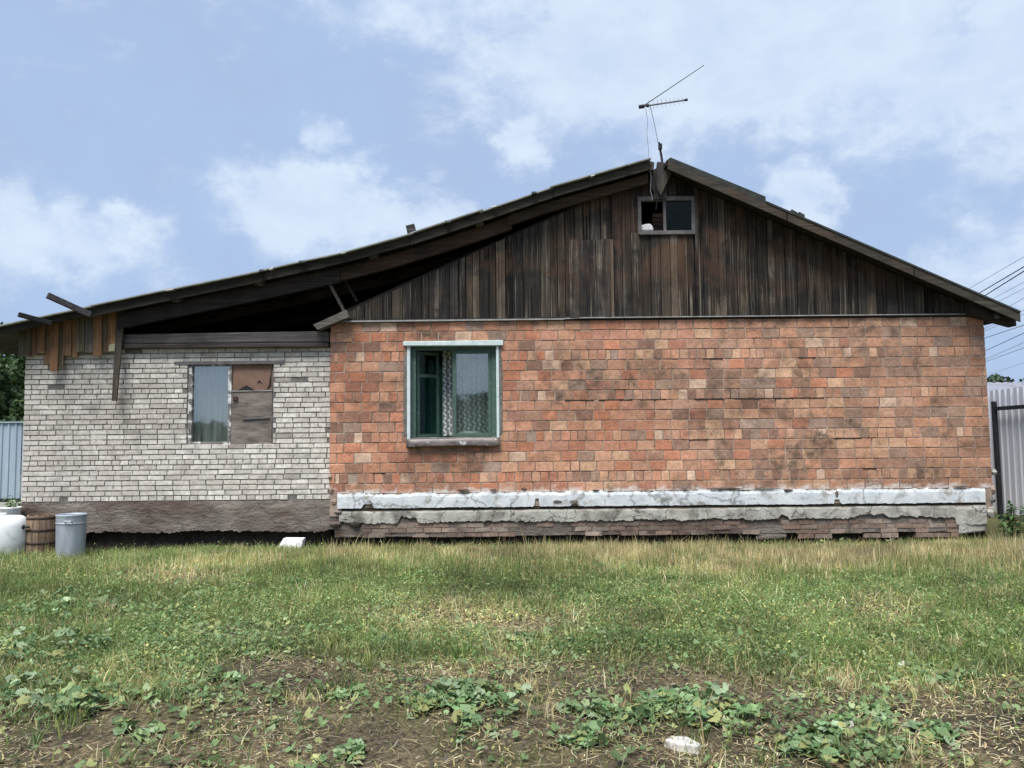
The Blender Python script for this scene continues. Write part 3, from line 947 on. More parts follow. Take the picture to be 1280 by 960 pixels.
# dark sheet behind the planks paints shade into their gaps; attic window left open
lb = MB()
xs_ = np.linspace(HX0 + 0.2, HX1 - 0.1, 90)
for a, b in zip(xs_[:-1], xs_[1:]):
    if b > AWX0 and a < AWX1:
        lb.add([(a, .046, zb), (b, .046, zb), (b, .046, AWZ0), (a, .046, AWZ0)], [(0, 1, 2, 3)])
        lb.add([(a, .046, AWZ1), (b, .046, AWZ1), (b, .046, plank_top(b)), (a, .046, plank_top(a))], [(0, 1, 2, 3)])
    else:
        lb.add([(a, .046, zb), (b, .046, zb), (b, .046, max(zb, plank_top(b) - .01)), (a, .046, max(zb, plank_top(a) - .01))], [(0, 1, 2, 3)])
lb.build('gap_shade_sheet', M['dark'], gable)
# patch of shorter boards nailed over the gable
px0, pz0 = P(712, 398, 0)
px1, pz1 = P(766, 300, 0)
hatch = MB().box(px0, px1, -0.022, -0.002, pz0 + .02, pz1 - 0.02).build('patch_panel', M['dark'], house)
xx = px0
while xx < px1 - 0.03:
    wd = random.uniform(0.09, 0.15)
    xe = min(xx + wd, px1)
    plank_piece(xx, xe - .003, pz0 + random.uniform(-.01, .01), pz1 + random.uniform(-.015, .01), pz1 + random.uniform(-.01, .01), -0.05 + random.uniform(-.005, .005), 0.026, hatch, M['plank'], tuple(v * 1.5 + .012 for v in tone_gable(xx)))
    xx = xe
# -------- attic window
aw = MB().box(AWX0 - .03, AWX1 + .03, -0.035, 0.05, AWZ1, AWZ1 + .065).box(AWX0 - .03, AWX1 + .03, -0.035, 0.05, AWZ0 - .06, AWZ0)
aw.box(AWX0 - .03, AWX0 + .02, -0.033, 0.05, AWZ0, AWZ1).box(AWX1 - .02, AWX1 + .03, -0.033, 0.05, AWZ0, AWZ1)
awin = MB().box(AWX0 + .36, AWX0 + .40, -0.01, 0.03, AWZ0, AWZ1).build('attic_window', M['grey_wood'], house)
awin['label'] = 'small two pane window without its left glass high in the gable'
aw.build('frame', M['grey_wood'], awin, bevel=0.004)
MB().box(AWX0 + .402, AWX1 - .021, 0.008, 0.013, AWZ0 + .001, AWZ1 - .001).build('pane', M['glass_dark'], awin)
mb = MB().box(P(826, 205)[0] - .03, P(826, 205)[0] + .03, -0.06, -0.036, AWZ1 + .066, AWZ1 + .08)
# rag in the left half
rag = MB()
rx0, rz0 = P(800.5, 288.5, 0.02)
rx1, rz1 = P(817, 279, 0.02)
rag.prism([(rx0, rz0), (rx1, rz0), (rx1 - .01, rz1 - .05), (rx1 - .05, rz1), (rx0 + .08, rz1 - .01), (rx0, rz1 - .03)], 0.015, 0.12)
r_o = rag.build('white_rag', M['foam'], None, bevel=0.02)
tag(r_o, 'crumpled white rag lying in the left half of the attic window', 'rag')
# stove chimney standing inside the attic
cx0, cx1 = P(815, 270, .4)[0], P(828.5, 270, .4)[0]
chim = MB().box(cx0 + .004, cx1 - .004, .404, .75, HZ1 - .01, 4.75).build('chimney', M['cement'], house)
cvm = [v.mesh('brick') for v in unit_variants(3)]
for me in cvm: me.materials.append(M['footing'])
for i in range(24):
    inst('brick', cvm[i % 3], ((cx0 + cx1) / 2, .4 + .03, HZ1 + .05 + i * 0.072), chim, (cx1 - cx0, 1, 0.062), (0, 0, 0), srgb(104, 82, 74))

# ------------------------------------------------------------------ house roof
roof = MB()
ra, rb = right_line
roof.add([(ra[0], VR + .032, ra[1] - .05), (rb[0] - .02, VR + .032, rb[1] - .05), (rb[0] - .02, DEPTH + .3, rb[1] - .05), (ra[0], DEPTH + .3, ra[1] - .05),
          (ra[0], VR + .032, ra[1] - .11), (rb[0] - .02, VR + .032, rb[1] - .11), (rb[0] - .02, DEPTH + .3, rb[1] - .11), (ra[0], DEPTH + .3, ra[1] - .11)],
         [(0, 1, 2, 3), (7, 6, 5, 4), (0, 4, 5, 1), (1, 5, 6, 2), (2, 6, 7, 3), (3, 7, 4, 0)])
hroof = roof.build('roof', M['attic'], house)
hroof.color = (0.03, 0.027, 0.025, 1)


def sloped(parent, name, m, pts, y0, y1, color=None, bevel=0.0):
    """pts x,z outline, any order given counter-clockwise from the front"""
    o = MB().prism(pts, y0, y1)
    c = Vector((sum(p[0] for p in pts) / len(pts), y0, sum(p[1] for p in pts) / len(pts)))
    o = o.build(name, m, parent, origin=c, bevel=bevel)
    if color: o.color = (*color, 1)
    return o


def rl(x, d): return (x, z_right(x) - d)


xs1 = P(957, 243, VR)[0]
# felt covering in two laps, the upper one thicker
sloped(hroof, 'roofing_felt', M['felt'], [rl(ra[0] + .005, .048), rl(xs1, .048), rl(xs1, -.05), rl(ra[0] + .06, -.02)], VR + .002, DEPTH + .3)
sloped(hroof, 'roofing_felt', M['felt'], [rl(xs1 + .002, .048), rl(rb[0], .048), rl(rb[0], .018), rl(xs1 + .002, .018)], VR - .012, DEPTH + .3)
for a, b in ((0.0, 0.34), (0.343, 0.70), (0.703, 1.0)):
    xa, xb = ra[0] + .02 + (rb[0] - ra[0] - .02) * a, ra[0] + .02 + (rb[0] - ra[0] - .02) * b
    dd = random.uniform(-.004, .004)
    sloped(hroof, 'rake_board', M['rafter'], [rl(xa, .178 + dd), rl(xb, .178 + dd), rl(xb, .052), rl(xa, .052)], VR, VR + .03, (0.052, 0.047, 0.039))
# soffit lath and little eave log on the right
sloped(hroof, 'soffit_board', M['rafter'], [rl(HX1 - .3, .32), rl(HX1 + .36, .21), rl(HX1 + .36, .115), rl(HX1 - .3, .115)], -0.2, 0.0, (0.03, 0.026, 0.024))
MB().tube([(HX1 + .02, -.3, HZ1 - .03), (HX1 + .02, DEPTH, HZ1 - .03)], .05, 8).build('eave_log', M['beam'], hroof).color = (.02, .018, .017, 1)
# bits of torn felt standing on the slope
for px, py in ((985, 261), (994, 264)):
    cx, cz = P(px, py, VR + .3)
    MB().prism([(cx - .04, cz - .14), (cx + .05, cz - .18), (cx + .05, cz - .125), (cx - .03, cz - .08)], VR + .05, VR + .4).build('felt_scrap', M['felt'], hroof)
# old left slope of the house, below the newer lean-to roof
eo = old_line[0]
rz = z_old(RIDGE_X)
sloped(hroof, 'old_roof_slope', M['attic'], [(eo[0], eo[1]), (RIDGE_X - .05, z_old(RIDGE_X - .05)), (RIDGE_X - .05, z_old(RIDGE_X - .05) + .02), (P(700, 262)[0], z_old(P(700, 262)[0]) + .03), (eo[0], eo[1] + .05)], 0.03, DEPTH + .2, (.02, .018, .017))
sloped(hroof, 'eave_board', M['beam'], [P(397, 412, -.2), P(436, 396, -.2), P(433, 387, -.2), P(391, 406, -.2)], -.2, 0.02, (.105, .095, .085))

MB().prism([(RIDGE_X - .5, z_left(xl1_ - .3) - .1), (RIDGE_X + .5, z_right(RIDGE_X + .5) - .12), (RIDGE_X + .1, z_right(RIDGE_X + .1) - .06), (RIDGE_X - .1, z_right(RIDGE_X + .1) - .06)], .5, DEPTH).build('ridge_cap', M['felt'], hroof)
# ridge timber with its leftovers
rd = sloped(hroof, 'ridge_post', M['board'], [P(817, 249, -.1), P(833, 248, -.1), P(834, 204, -.1), P(822, 202, -.1)], -.1, -.02, (.045, .042, .045))
sloped(hroof, 'ridge_brace', M['board'], [P(826, 244, -.16), P(845, 205, -.16), P(838, 200, -.16), P(820, 233, -.16)], -.16, -.11, (.06, .054, .048))
sloped(hroof, 'ridge_stub', M['beam'], [P(809, 212, -.2), P(817, 213, -.2), P(818, 203, -.2), P(809, 200, -.2)], -.2, 0.0, (.05, .045, .045))
sloped(hroof, 'ridge_board', M['board'], [P(812, 232, -.06), P(823, 246, -.06), P(824, 216, -.06), P(813, 209, -.06)], -.06, -.02, (.06, .055, .055))

# ------------------------------------------------------------------ annex walls
BX_0, BX_1 = P(234, 500, AY)[0], P(341.5, 500, AY)[0]
BZ_0, BZ_1 = P(288, 557, AY)[1], P(288, 453, AY)[1]
awall = core_with_hole(AX0 + .012, AX1 - .002, AY + .010, AY + .4, 0.4, AZ1, BX_0, BX_1, BZ_0, BZ_1).build('wall', M['mortar_w'], annex)


def pick_white(x, z):
    c = random.choice([(206, 204, 198), (202, 199, 193), (196, 193, 186), (210, 208, 203), (190, 187, 180), (204, 201, 197), (194, 190, 184), (214, 212, 207)])
    if random.random() < 0.03: c = (164, 160, 154)
    s = srgb(*c)
    k = random.uniform(.94, 1.05)
    return tuple(v * k for v in s)


nC = 30
ch = (AZ1 - AZ0) / nC
spec = []
for i in range(nC):
    zc = AZ1 - (i + .5) * ch
    if i % 7 == 1 and i > 1 or i == 29:
        bs = course(AX0, AX1 - .004, 0.113, 0.011, random.uniform(0, .06))
    else:
        bs = course(AX0, AX1 - .004, 0.243, 0.011, (0, .127)[i % 2] + random.uniform(0, .03))
    spec += [(a, b, zc, ch - .0135) for a, b in bs]
spec = cut(spec, BX_0 + .0, BX_1 + .0, BZ_0 - .0, BZ_1 + .015)
spec = [s for s in spec if random.random() > 0.006]
lay_wall(awall, spec, unit_variants(9), (M['white'], M['white_s']), AY, pick_white, depth_amp=0.002)
MB().box(AX0 + .012, AX0 + .4, AY + .402, DEPTH - 1, 0, AZ1 - .01).box(AX0 + .402, AX1 - .002, DEPTH - 1.4, DEPTH - 1, 0, AZ1 - .01).build('side_wall', M['mortar_w'], annex)
MB().box(AX0 + .402, AX1 - .004, AY + .402, DEPTH - 1.402, AZ1 - .2, AZ1 - .012).build('attic_floor', M['attic'], annex).color = (.02, .018, .017, 1)
MB().box(AX0 + .402, AX1 - .004, AY + .402, DEPTH - 1.402, .2, .4).build('room_floor', M['interior'], annex)
# plinth
apl = MB().box(AX0 + .06, AX1 - .002, AY + .1, AY + .4, -.5, 0.399).build('plinth', M['soil_and_joint_shade'], annex)
strip(AX0 - .03, AX1 + .10, lambda x: AZ0 - .006, lambda x: P(230, 668, AY)[1] + .03 * mnoise.noise(Vector((x, 5, 2))) + .03, AY - .03, AY + .11, top_j=.008, bot_j=.035, seed=4.0, face_j=.02).build('cement_render', M['cement'], apl)
# wall plate: two squared timbers
b0, b1 = P(153, 418, 0.0), P(411, 414, 0.0)
m0, m1 = P(153, 430, 0.0), P(411, 428, 0.0)
e0, e1 = P(153, 436, 0.0), P(411, 434, 0.0)
sloped(annex, 'wall_plate', M['beam'], [m0, (m1[0], m1[1]), b1, b0], -0.02, AY + .2, (.085, .08, .08), bevel=.012)
sloped(annex, 'wall_plate', M['beam'], [e0, e1, (m1[0], m1[1] - .006), (m0[0], m0[1] - .006)], -0.045, AY + .2, (.055, .046, .044), bevel=.01)

# ------------------------------------------------------------------ annex roof (the sagging newer one)
def offs(line, d):
    """shift an x,z polyline down along its normal"""
    out = []
    for i, p in enumerate(line):
        a, b = line[max(0, i - 1)], line[min(len(line) - 1, i + 1)]
        n = Vector((b[1] - a[1], -(b[0] - a[0]))).normalized()
        out.append((p[0] + n.x * d, p[1] + n.y * d))
    return out


def seg(line, t0, t1, n=6):
    xs = [p[0] for p in line]
    zs = [p[1] for p in line]
    X = np.linspace(t0, t1, n)
    return [(float(a), float(np.interp(a, xs, zs))) for a in X]


def ribbon(line_top, line_bot): return line_bot + line_top[::-1]


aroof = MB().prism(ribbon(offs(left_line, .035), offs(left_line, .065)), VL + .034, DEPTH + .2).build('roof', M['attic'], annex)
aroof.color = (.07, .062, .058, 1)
xl0, xl1 = left_line[0][0], left_line[-1][0]
# slate sheets, edge-on along the verge, laps uneven
cuts = [P(p, 300, VL)[0] for p in (-60, 115, 215, 330, 405, 513, 600, 688)] + [xl1]
for i in range(len(cuts) - 1):
    k = random.uniform(-.004, .006)
    lift = 0.012 if i % 2 else 0.0
    a = seg(offs(left_line, -.006 - lift + k), cuts[i], cuts[i + 1] + (.05 if i < len(cuts) - 2 else 0))
    b = seg(offs(left_line, .012 - lift + k), cuts[i], cuts[i + 1] + (.05 if i < len(cuts) - 2 else 0))
    MB().prism(ribbon(a, b), VL - .05 - random.uniform(0, .03), DEPTH + .2).build('slate_sheet', M['slate'], aroof)
for pa, pb, tone in ((-70, 113, .03), (114, 330, .026), (331, 512, .030), (513, 692, .045), (693, 814, .05)):
    xa, xb = P(pa, 300, VL)[0], min(P(pb, 300, VL)[0], xl1)
    t = random.uniform(-.006, .006)
    a, b = seg(offs(left_line, .024), xa, xb), seg(offs(left_line, (.115 if pa < 0 else .14) + t), xa, xb)
    sloped(aroof, 'rake_board', M['rafter'], ribbon(a, b), VL, VL + .03, (tone, tone * .96, tone * .82))
for i, (px, w_) in enumerate(((214, 9), (328, 6), (340, 4), (378, 8), (430, 5), (560, 7), (618, 5), (668, 6), (742, 5), (786, 4))):
    x_ = P(px, 300, VL - .05)[0]
    z_ = z_left(x_)
    MB().add([(x_ - w_ / 150, VL - .10, z_ - .03), (x_ + w_ / 150, VL - .09, z_ - .01), (x_ + w_ / 170, VL - .06, z_ + .022), (x_ - w_ / 190, VL - .07, z_ + .016), (x_ - w_ / 150, VL + .1, z_ - .03), (x_ + w_ / 150, VL + .1, z_ - .01), (x_ + w_ / 170, VL + .1, z_ + .025), (x_ - w_ / 190, VL + .1, z_ + .018)],
             [(0, 1, 2, 3), (4, 7, 6, 5), (0, 4, 5, 1), (1, 5, 6, 2), (2, 6, 7, 3), (3, 7, 4, 0)]).build('slate_chip', M['slate'] if i % 2 == 0 else M['felt'], aroof)
for pa, pb, d0, d1, y, tone in ((150, 425, .15, .36, -.13, (.03, .026, .026)), (415, 640, .15, .34, -.10, (.065, .042, .032)), (635, 812, .14, .28, -.13, (.06, .042, .033))):
    xa, xb = P(pa, 300, y)[0], min(P(pb, 300, y)[0], xl1)
    sloped(aroof, 'rafter', M['rafter'], ribbon(seg(offs(left_line, d0), xa, xb), seg(offs(left_line, d1), xa, xb)), y, y + .09, tone)
for yy in (1.4, 3.0, 4.6):
    xa, xb = P(60, 300)[0], P(700, 300)[0]
    sloped(aroof, 'rafter', M['rafter'], ribbon(seg(offs(left_line, .07), xa, xb), seg(offs(left_line, .22), xa, xb)), yy, yy + .07, (.09, .08, .075))
for px in (230, 330, 470, 600):
    X = P(px, 300)[0]
    MB().box(X - .06, X + .06, VL + .04, DEPTH, z_left(X) - .17, z_left(X) - .075).build('purlin', M['attic'], aroof).color = (.09, .078, .07, 1)
MB().add([(xl0 + .2, DEPTH + .15, AZ1 - .3), (HX1, DEPTH + .15, AZ1 - .3), (HX1, DEPTH + .15, HZ1 + .3), (RIDGE_X, DEPTH + .15, z_left(xl1) - .08), (xl0 + 3, DEPTH + .15, z_left(xl0 + 3) - .08), (xl0 + .2, DEPTH + .15, z_left(xl0 + .2) - .08)], [(0, 1, 2, 3, 4, 5)]).build('rear_boarding', M['dark'], annex)
MB().box(AX0 + .05, AX0 + .1, .3, DEPTH, AZ1 - .02, z_left(AX0) - .05).build('side_boarding', M['dark'], annex)
# stub of timber standing on the slope, loose timbers sticking out at the eave
sloped(aroof, 'timber_stub', M['beam'], [P(511, 300, -.22), P(522, 297, -.22), P(517.5, 279.5, -.22), P(507, 282, -.22)], -.22, -.12, (.045, .042, .042))
tb = MB().beam(P3(59, 369, -.75), P3(113, 393.5, -.36), .06, .085)
tb.build('loose_timber', M['beam'], aroof, bevel=.006).color = (.07, .065, .072, 1)
tb = MB().beam(P3(23, 393, -.7), P3(64, 404, -.38), .06, .065)
tb.build('loose_timber', M['beam'], aroof, bevel=.006).color = (.03, .03, .03, 1)
# struts at the junction with the house
MB().beam(P3(410, 350, -.05), P3(431, 390, -.05), .04, .11, Vector((0, 1, 0))).build('strut', M['board'], annex).color = (.05, .046, .044, 1)
MB().beam(P3(431, 349, .25), P3(447, 378, .25), .04, .13, Vector((0, 1, 0))).build('strut', M['board'], annex).color = (.04, .034, .034, 1)
MB().beam(P3(408, 351, -.06), P3(432, 343, -.06), .05, .07).build('strut_head', M['beam'], annex).color = (.06, .05, .045, 1)

# -------- vertical boards hanging over the annex wall
bd = thing('x', (0, 0, 0), None, None)
bpy.data.objects.remove(bd)
boarding = MB().box(P(30, 400, .02)[0], P(150, 400, .02)[0], .022, .05, P(60, 418, .02)[1], P(60, 408, .02)[1]).build('end_boarding', M['dark'], annex)
BOARDS = [  # top-left px, top-right px, bottom y px, tone
    (24, 29, 447, (.05, .052, .05)), (30, 38, 446, (.05, .045, .035)), (38.5, 47, 444, (.10, .062, .04)), (47, 56, 441.5, (.115, .07, .042)), (55, 64.5, 454.5, (.105, .07, .042)), (64, 73, 464, (.12, .072, .045)),
    (72, 80, 459, (.065, .055, .042)), (79.5, 88.5, 444.5, (.11, .068, .042)), (88, 97, 447, (.12, .075, .045)), (96.5, 105, 440, (.06, .055, .042)), (104.5, 117.5, 440.5, (.075, .072, .078)),
    (117, 127, 445, (.125, .08, .05)), (127, 136, 440, (.075, .06, .042)), (136, 146, 439, (.17, .10, .055))]
for i, (a, b, yb, tone) in enumerate(BOARDS):
    Y = -.03 - .028 * (i % 2)
    top = 408 - (a - 20) * 0.2
    sh_ = 1.5 if i in (5, 10) else .5
    a, b = a - .5, b + .6
    pts = [P(a - sh_, yb, Y), P(b - sh_ - .5, yb - random.uniform(0, 1), Y), P(b, top - 2, Y), P(a, top, Y)]
    sloped(boarding, 'board', M['board'], pts, Y, Y + .024, tuple(v * k_ for v, k_ in zip(tone, (1.7, 1.55, 1.35))))
tip = sloped(boarding, 'painted_tip', M['cream'], [P(135.8, 439.2, -.062), P(145, 438.8, -.062), P(145.2, 429, -.062), P(136.2, 431, -.062)], -.064, -.0585)
sloped(boarding, 'long_board', M['board'], [P(139.5, 501, -.1), P(145.5, 501, -.1), P(156, 386, -.1), P(146, 388, -.1)], -.1, -.07, (.06, .052, .042))

# ------------------------------------------------------------------ annex window
win = MB().box(BX_0, BX_1, AY + .12, AY + .17, BZ_0, BZ_0 + .04).build('window', M['white_paint'], annex)
win['label'] = 'window with one grey pane left and its right half boarded up'
MX = P(288.5, 500, AY)[0]
fr = MB()
fr.box(BX_0 + .001, BX_0 + .065, AY + .02, AY + .1, BZ_0 + .001, BZ_1 - .001).box(MX - .05, MX + .002, AY + .015, AY + .1, BZ_0 + .001, BZ_1 - .001)
fr.box(BX_0 + .066, MX - .051, AY + .022, AY + .1, BZ_1 - .05, BZ_1 - .001).box(BX_0 + .066, MX - .051, AY + .022, AY + .1, BZ_0 + .001, BZ_0 + .06)
fr.build('frame', M['white_paint'], win, bevel=.006)
MB().box(BX_0 + .06, MX - .045, AY + .06, AY + .065, BZ_0 + .05, BZ_1 - .04).build('pane', M['glass'], win)
MB().prism([P(218, 456, AY - .01), P(355, 454.5, AY - .01), P(355, 450.5, AY - .01), P(218, 452, AY - .01)], AY - .012, AY + .1).build('lintel', M['grey_wood'], win)
# net cloth behind the pane
cl = MB()
nx = 60
for i in range(nx):
    x_ = BX_0 + .02 + (MX - BX_0 - .04) * i / (nx - 1)
    yy = AY + .26 + .018 * math.sin(i * .95) + .008 * math.sin(i * 2.3)
    cl.v += [(x_, yy, BZ_0), (x_, yy + .01, BZ_1)]
    cl.c += [(1, 1, 1, 1)] * 2
cl.f = [(2 * i, 2 * i + 2, 2 * i + 3, 2 * i + 1) for i in range(nx - 1)]
cl.build('net_curtain', M['cloth'], win, smooth=True)
# boarded half
z1 = P(315, 488.5, AY)[1]
bx = [MX + .004, BX_1 - .004]
up = MB().prism([(bx[0], z1 + .008), (bx[1] - .03, z1 + .008), (bx[1] - .02, z1 + .12), (bx[1] - .03, BZ_1 - .004), (bx[0], BZ_1 - .006)], AY + .045, AY + .055)
up.build('hardboard_sheet', M['rust_board'], win)
br_ = MB()  # dark patches laid over the hardboard paint the shade of torn holes
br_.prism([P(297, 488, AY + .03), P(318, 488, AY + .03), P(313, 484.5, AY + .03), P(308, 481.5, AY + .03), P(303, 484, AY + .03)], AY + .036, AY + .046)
br_.build('torn_gap_shade', M['dark'], win)
MB().prism([P(333, 487, AY + .03), P(338.5, 482, AY + .03), P(339, 460, AY + .03), P(337, 474, AY + .03), P(336, 481, AY + .03)], AY + .036, AY + .046).build('torn_gap_shade', M['dark'], win)
MB().prism([P(321, 479, AY + .03), P(324, 476.5, AY + .03), P(328, 479.5, AY + .03), P(324, 475, AY + .03)], AY + .036, AY + .046).build('torn_gap_shade', M['dark'], win)
lo = MB().box(bx[0], bx[1] - .02, AY + .02, AY + .045, BZ_0 + .012, z1 - .012)
lo.build('plywood_sheet', M['plywood'], win)
MB().prism([(bx[0], z1 - .01), (bx[1] - .012, z1 - .006), (bx[1] - .012, z1 + .008), (bx[0], z1 + .006)], AY + .008, AY + .05).build('batten', M['tin'], win)
MB().prism([P(303, 524.5, AY), P(337, 523, AY), P(337, 521.3, AY), P(303, 522.8, AY)], AY - .004, AY + .021).build('batten', M['grey_wood'], win)
MB().box(*[P(291, 500, AY)[0], P(297, 500, AY)[0], AY - .004, AY + .021, P(294, 501, AY)[1], P(294, 495.5, AY)[1]]).build('latch', M['iron'], win, bevel=.008)
MB().box(bx[1] - .018, BX_1 - .002, AY + .03, AY + .1, BZ_0 + .001, BZ_1 - .002).build('jamb', M['grey_wood'], win)
MB().box(MX + .003, BX_1 - .003, AY + .19, AY + .2, BZ_0, BZ_1).build('backing', M['dark'], win)

# ------------------------------------------------------------------ house window
hw = MB().box(WX0 + .005, WX1 - .005, .13, .19, WZ0, WZ0 + .05).build('window', M['green_paint'], house)
hw['label'] = 'green framed window with its left sash open and lace curtains'
# pale painted reveals and head
rv = MB()
rv.box(WX0 - .028, WX0 + .022, -.012, .12, WZ0 + .02, WZ1 + .002)
rv.build('reveal', M['pale_reveal'], hw, bevel=.008)
MB().box(WX1 - .012, WX1 + .03, -.012, .12, WZ0 + .02, WZ1 + .002).build('reveal', M['pale_reveal'], hw, bevel=.008)
MB().prism([P(504, 432.5, -.02), P(629, 432, -.02), P(629, 425.5, -.02), P(504, 427, -.02)], -.05, .12).build('head_board', M['pale_reveal'], hw, bevel=.008)
# smeared plaster round the opening
for sx, s0 in ((WX0 - .03, -1), (WX1 + .03, 1)):
    strip(min(sx, sx + s0 * .05), max(sx, sx + s0 * .05), lambda x: WZ1 - .02, lambda x: WZ0 + .1, -.006, .03, step=.01, top_j=.03, bot_j=.03, seed=2.0 + s0).build('plaster_smear', M['mortar_w'], hw)
ox0, ox1, oz0, oz1 = WX0 + .024, WX1 - .014, WZ0 + .03, WZ1 - .004
fr = MB()
fr.box(ox0, ox0 + .075, .07, .15, oz0, oz1).box(ox1 - .075, ox1, .07, .15, oz0, oz1).box(ox0 + .076, ox1 - .076, .072, .15, oz1 - .065, oz1).box(ox0 + .076, ox1 - .076, .072, .15, oz0, oz0 + .045)
fr.build('frame', M['green_paint'], hw, bevel=.006)
sxm = P(566, 500, .1)[0]
# right sash with glass
s0x, s1x, s0z, s1z = sxm, ox1 - .078, oz0 + .047, oz1 - .067
sash = MB().box(s0x, s0x + .055, .08, .125, s0z, s1z).box(s1x - .045, s1x, .08, .125, s0z, s1z).box(s0x + .056, s1x - .046, .082, .125, s1z - .05, s1z).box(s0x + .056, s1x - .046, .082, .125, s0z, s0z + .055)
sash.build('sash', M['green_paint'], hw, bevel=.005)
MB().box(s0x + .05, s1x - .04, .1, .104, s0z + .05, s1z - .045).build('pane', M['glass_clear'], hw)
# left sash swung inward, with its small vent light
hx = ox0 + .08
ang = R(38)
wv = .40
dx, dy = math.cos(ang), math.sin(ang)


def swung(u0, u1, za, zb_, t=.035):
    ps = []
    for u, off in ((u0, 0), (u1, 0), (u1, t), (u0, t)):
        ps.append((hx + u * dx - off * dy, .155 + u * dy + off * dx))
    vs = [(p[0], p[1], za) for p in ps] + [(p[0], p[1], zb_) for p in ps]
    return vs, [(0, 3, 2, 1), (4, 5, 6, 7), (0, 1, 5, 4), (1, 2, 6, 5), (2, 3, 7, 6), (3, 0, 4, 7)]


vz = s0z + (s1z - s0z) * .70
ls = MB()
for a in ((0, .05, s0z, s1z), (wv - .05, wv, s0z, s1z), (.051, wv - .051, s0z, s0z + .05), (.051, wv - .051, s1z - .05, s1z), (.051, wv - .051, vz, vz + .05)):
    ls.add(*swung(*a))
ls.build('sash', M['green_paint'], hw)
MB().add(*swung(.05, wv - .05, s0z + .05, vz, .006)).build('pane', M['glass_dark'], hw)
MB().add(*swung(.05, wv - .05, vz + .05, s1z - .05, .006)).build('pane', M['glass_dark'], hw)
# inner frame and curtains
inn = MB()
inn.box(ox0 + .02, ox0 + .07, .36, .40, oz0, oz1).box(ox1 - .07, ox1 - .02, .36, .40, oz0, oz1).box(sxm - .02, sxm + .03, .36, .40, oz0, oz1)
inn.build('inner_frame', M['green_paint'], hw)


def curtain(xa, xb, za, zb_, y, m, name, folds, amp):
    mb = MB()
    n = 80
    for i in range(n):
        u = i / (n - 1)
        x_ = xa + (xb - xa) * u
        yy = y + amp * math.sin(u * folds * 6.28) + amp * .5 * math.sin(u * folds * 14.1 + 1)
        mb.v += [(x_, yy, za + .01 * math.sin(u * 19)), (x_ + .004 * math.sin(i), yy * .6 + y * .4, zb_)]
        mb.c += [(1, 1, 1, 1)] * 2
    mb.f = [(2 * i, 2 * i + 2, 2 * i + 3, 2 * i + 1) for i in range(n - 1)]
    return mb.build(name, m, hw, smooth=True)


curtain(P(553, 500, .5)[0], WX1 + .1, oz0 + .06, oz1, .50, M['lace'], 'lace_curtain', 9, .015)
curtain(WX0 - .1, P(556, 500, .6)[0], oz0 + .02, oz1 - .26, .62, M['lace_green'], 'green_curtain', 6, .02)
mb = MB().lathe([(0, 0), (.10, 0), (.13, .03), (.15, .09), (.14, .09), (.12, .035), (0, .01)], 20, (P(588, 540, .33)[0], .30, oz0 + .04))
mb.build('bowl', M['plastic'], hw, smooth=True)
# sagging tin sill
sl_ = MB()
n = 20
for i in range(n + 1):
    u = i / n
    x_ = WX0 - .03 + (WX1 - WX0 + .06) * u
    wob = .012 * math.sin(u * 5.2) + .006 * math.sin(u * 13)
    zz = WZ0 + .035 - .035 * (1 - u) * .6 + wob * .4
    for yv, zv in ((.11, .05), (-.02, .036), (-.05, .026), (-.062, .012), (-.082, -.07), (-.074, -.092), (.005, -.088)):
        sl_.v.append((x_, yv, zz + zv))
        sl_.c.append((1, 1, 1, 1))
k = 7
sl_.f = [(i * k + j, i * k + j + 1, (i + 1) * k + j + 1, (i + 1) * k + j) for i in range(n) for j in range(k - 1)] + [tuple(range(k)), tuple(reversed(range(n * k, n * k + k)))]
sl_.build('sill', M['sill'], hw, smooth=True)

# ------------------------------------------------------------------ antenna
AYp = .35
ant = thing('tv_antenna', P3(826, 197, AYp), 'tilted television antenna with a long rod above the ridge of the house', 'antenna')
B0, B1 = P3(800, 133.5, AYp), P3(858, 124.8, AYp - .1)
MB().tube([B0, B1], .014, 8).build('boom', M['aluminium'], ant)
d = (B1 - B0).normalized()
MB().tube([B0 - d * .02, B0 + d * .07], .032, 10).build('junction_box', M['black_metal'], ant)
MB().tube([B0 + d * .10, B0 + d * .14], .026, 8).build('clamp', M['black_metal'], ant)
MB().tube([B1 - d * .03, B1 + d * .02], .02, 8).build('end_cap', M['black_metal'], ant)
MB().tube([P3(804, 132.5, AYp - .02), P3(880, 81.5, AYp - .15)], .0085, 6, .006).build('rod', M['grey_wood'], ant)
for i in range(9):
    u = .20 + .72 * i / 8
    c = B0.lerp(B1, u)
    h = .13 - .06 * u
    MB().tube([c + Vector((.1 * h, 0.7 * h, h)), c - Vector((.1 * h, 0.7 * h, h))], .0035, 5).build('element', M['aluminium'], ant)
MB().tube([P3(813, 133, AYp), P3(818, 155, AYp), P3(823.5, 183, AYp), P3(828, 214, AYp)], .0055, 6).build('mast', M['wire_grey'], ant)
MB().tube([P3(807, 136, AYp), P3(809.5, 150, AYp), P3(808.5, 168, AYp), P3(810.5, 186, AYp), P3(810.5, 204, AYp)], .004, 5).build('cable', M['wire_grey'], ant)
MB().tube([P3(824, 178, AYp), P3(827.5, 198, AYp), P3(829, 215, AYp)], .016, 8).build('bracket', M['black_metal'], ant)
MB().box(*(lambda c: (c.x - .025, c.x + .03, c.y - .03, c.y + .03, c.z - .05, c.z + .04))(P3(825, 183, AYp))).build('bracket_plate', M['black_metal'], ant, bevel=.006)

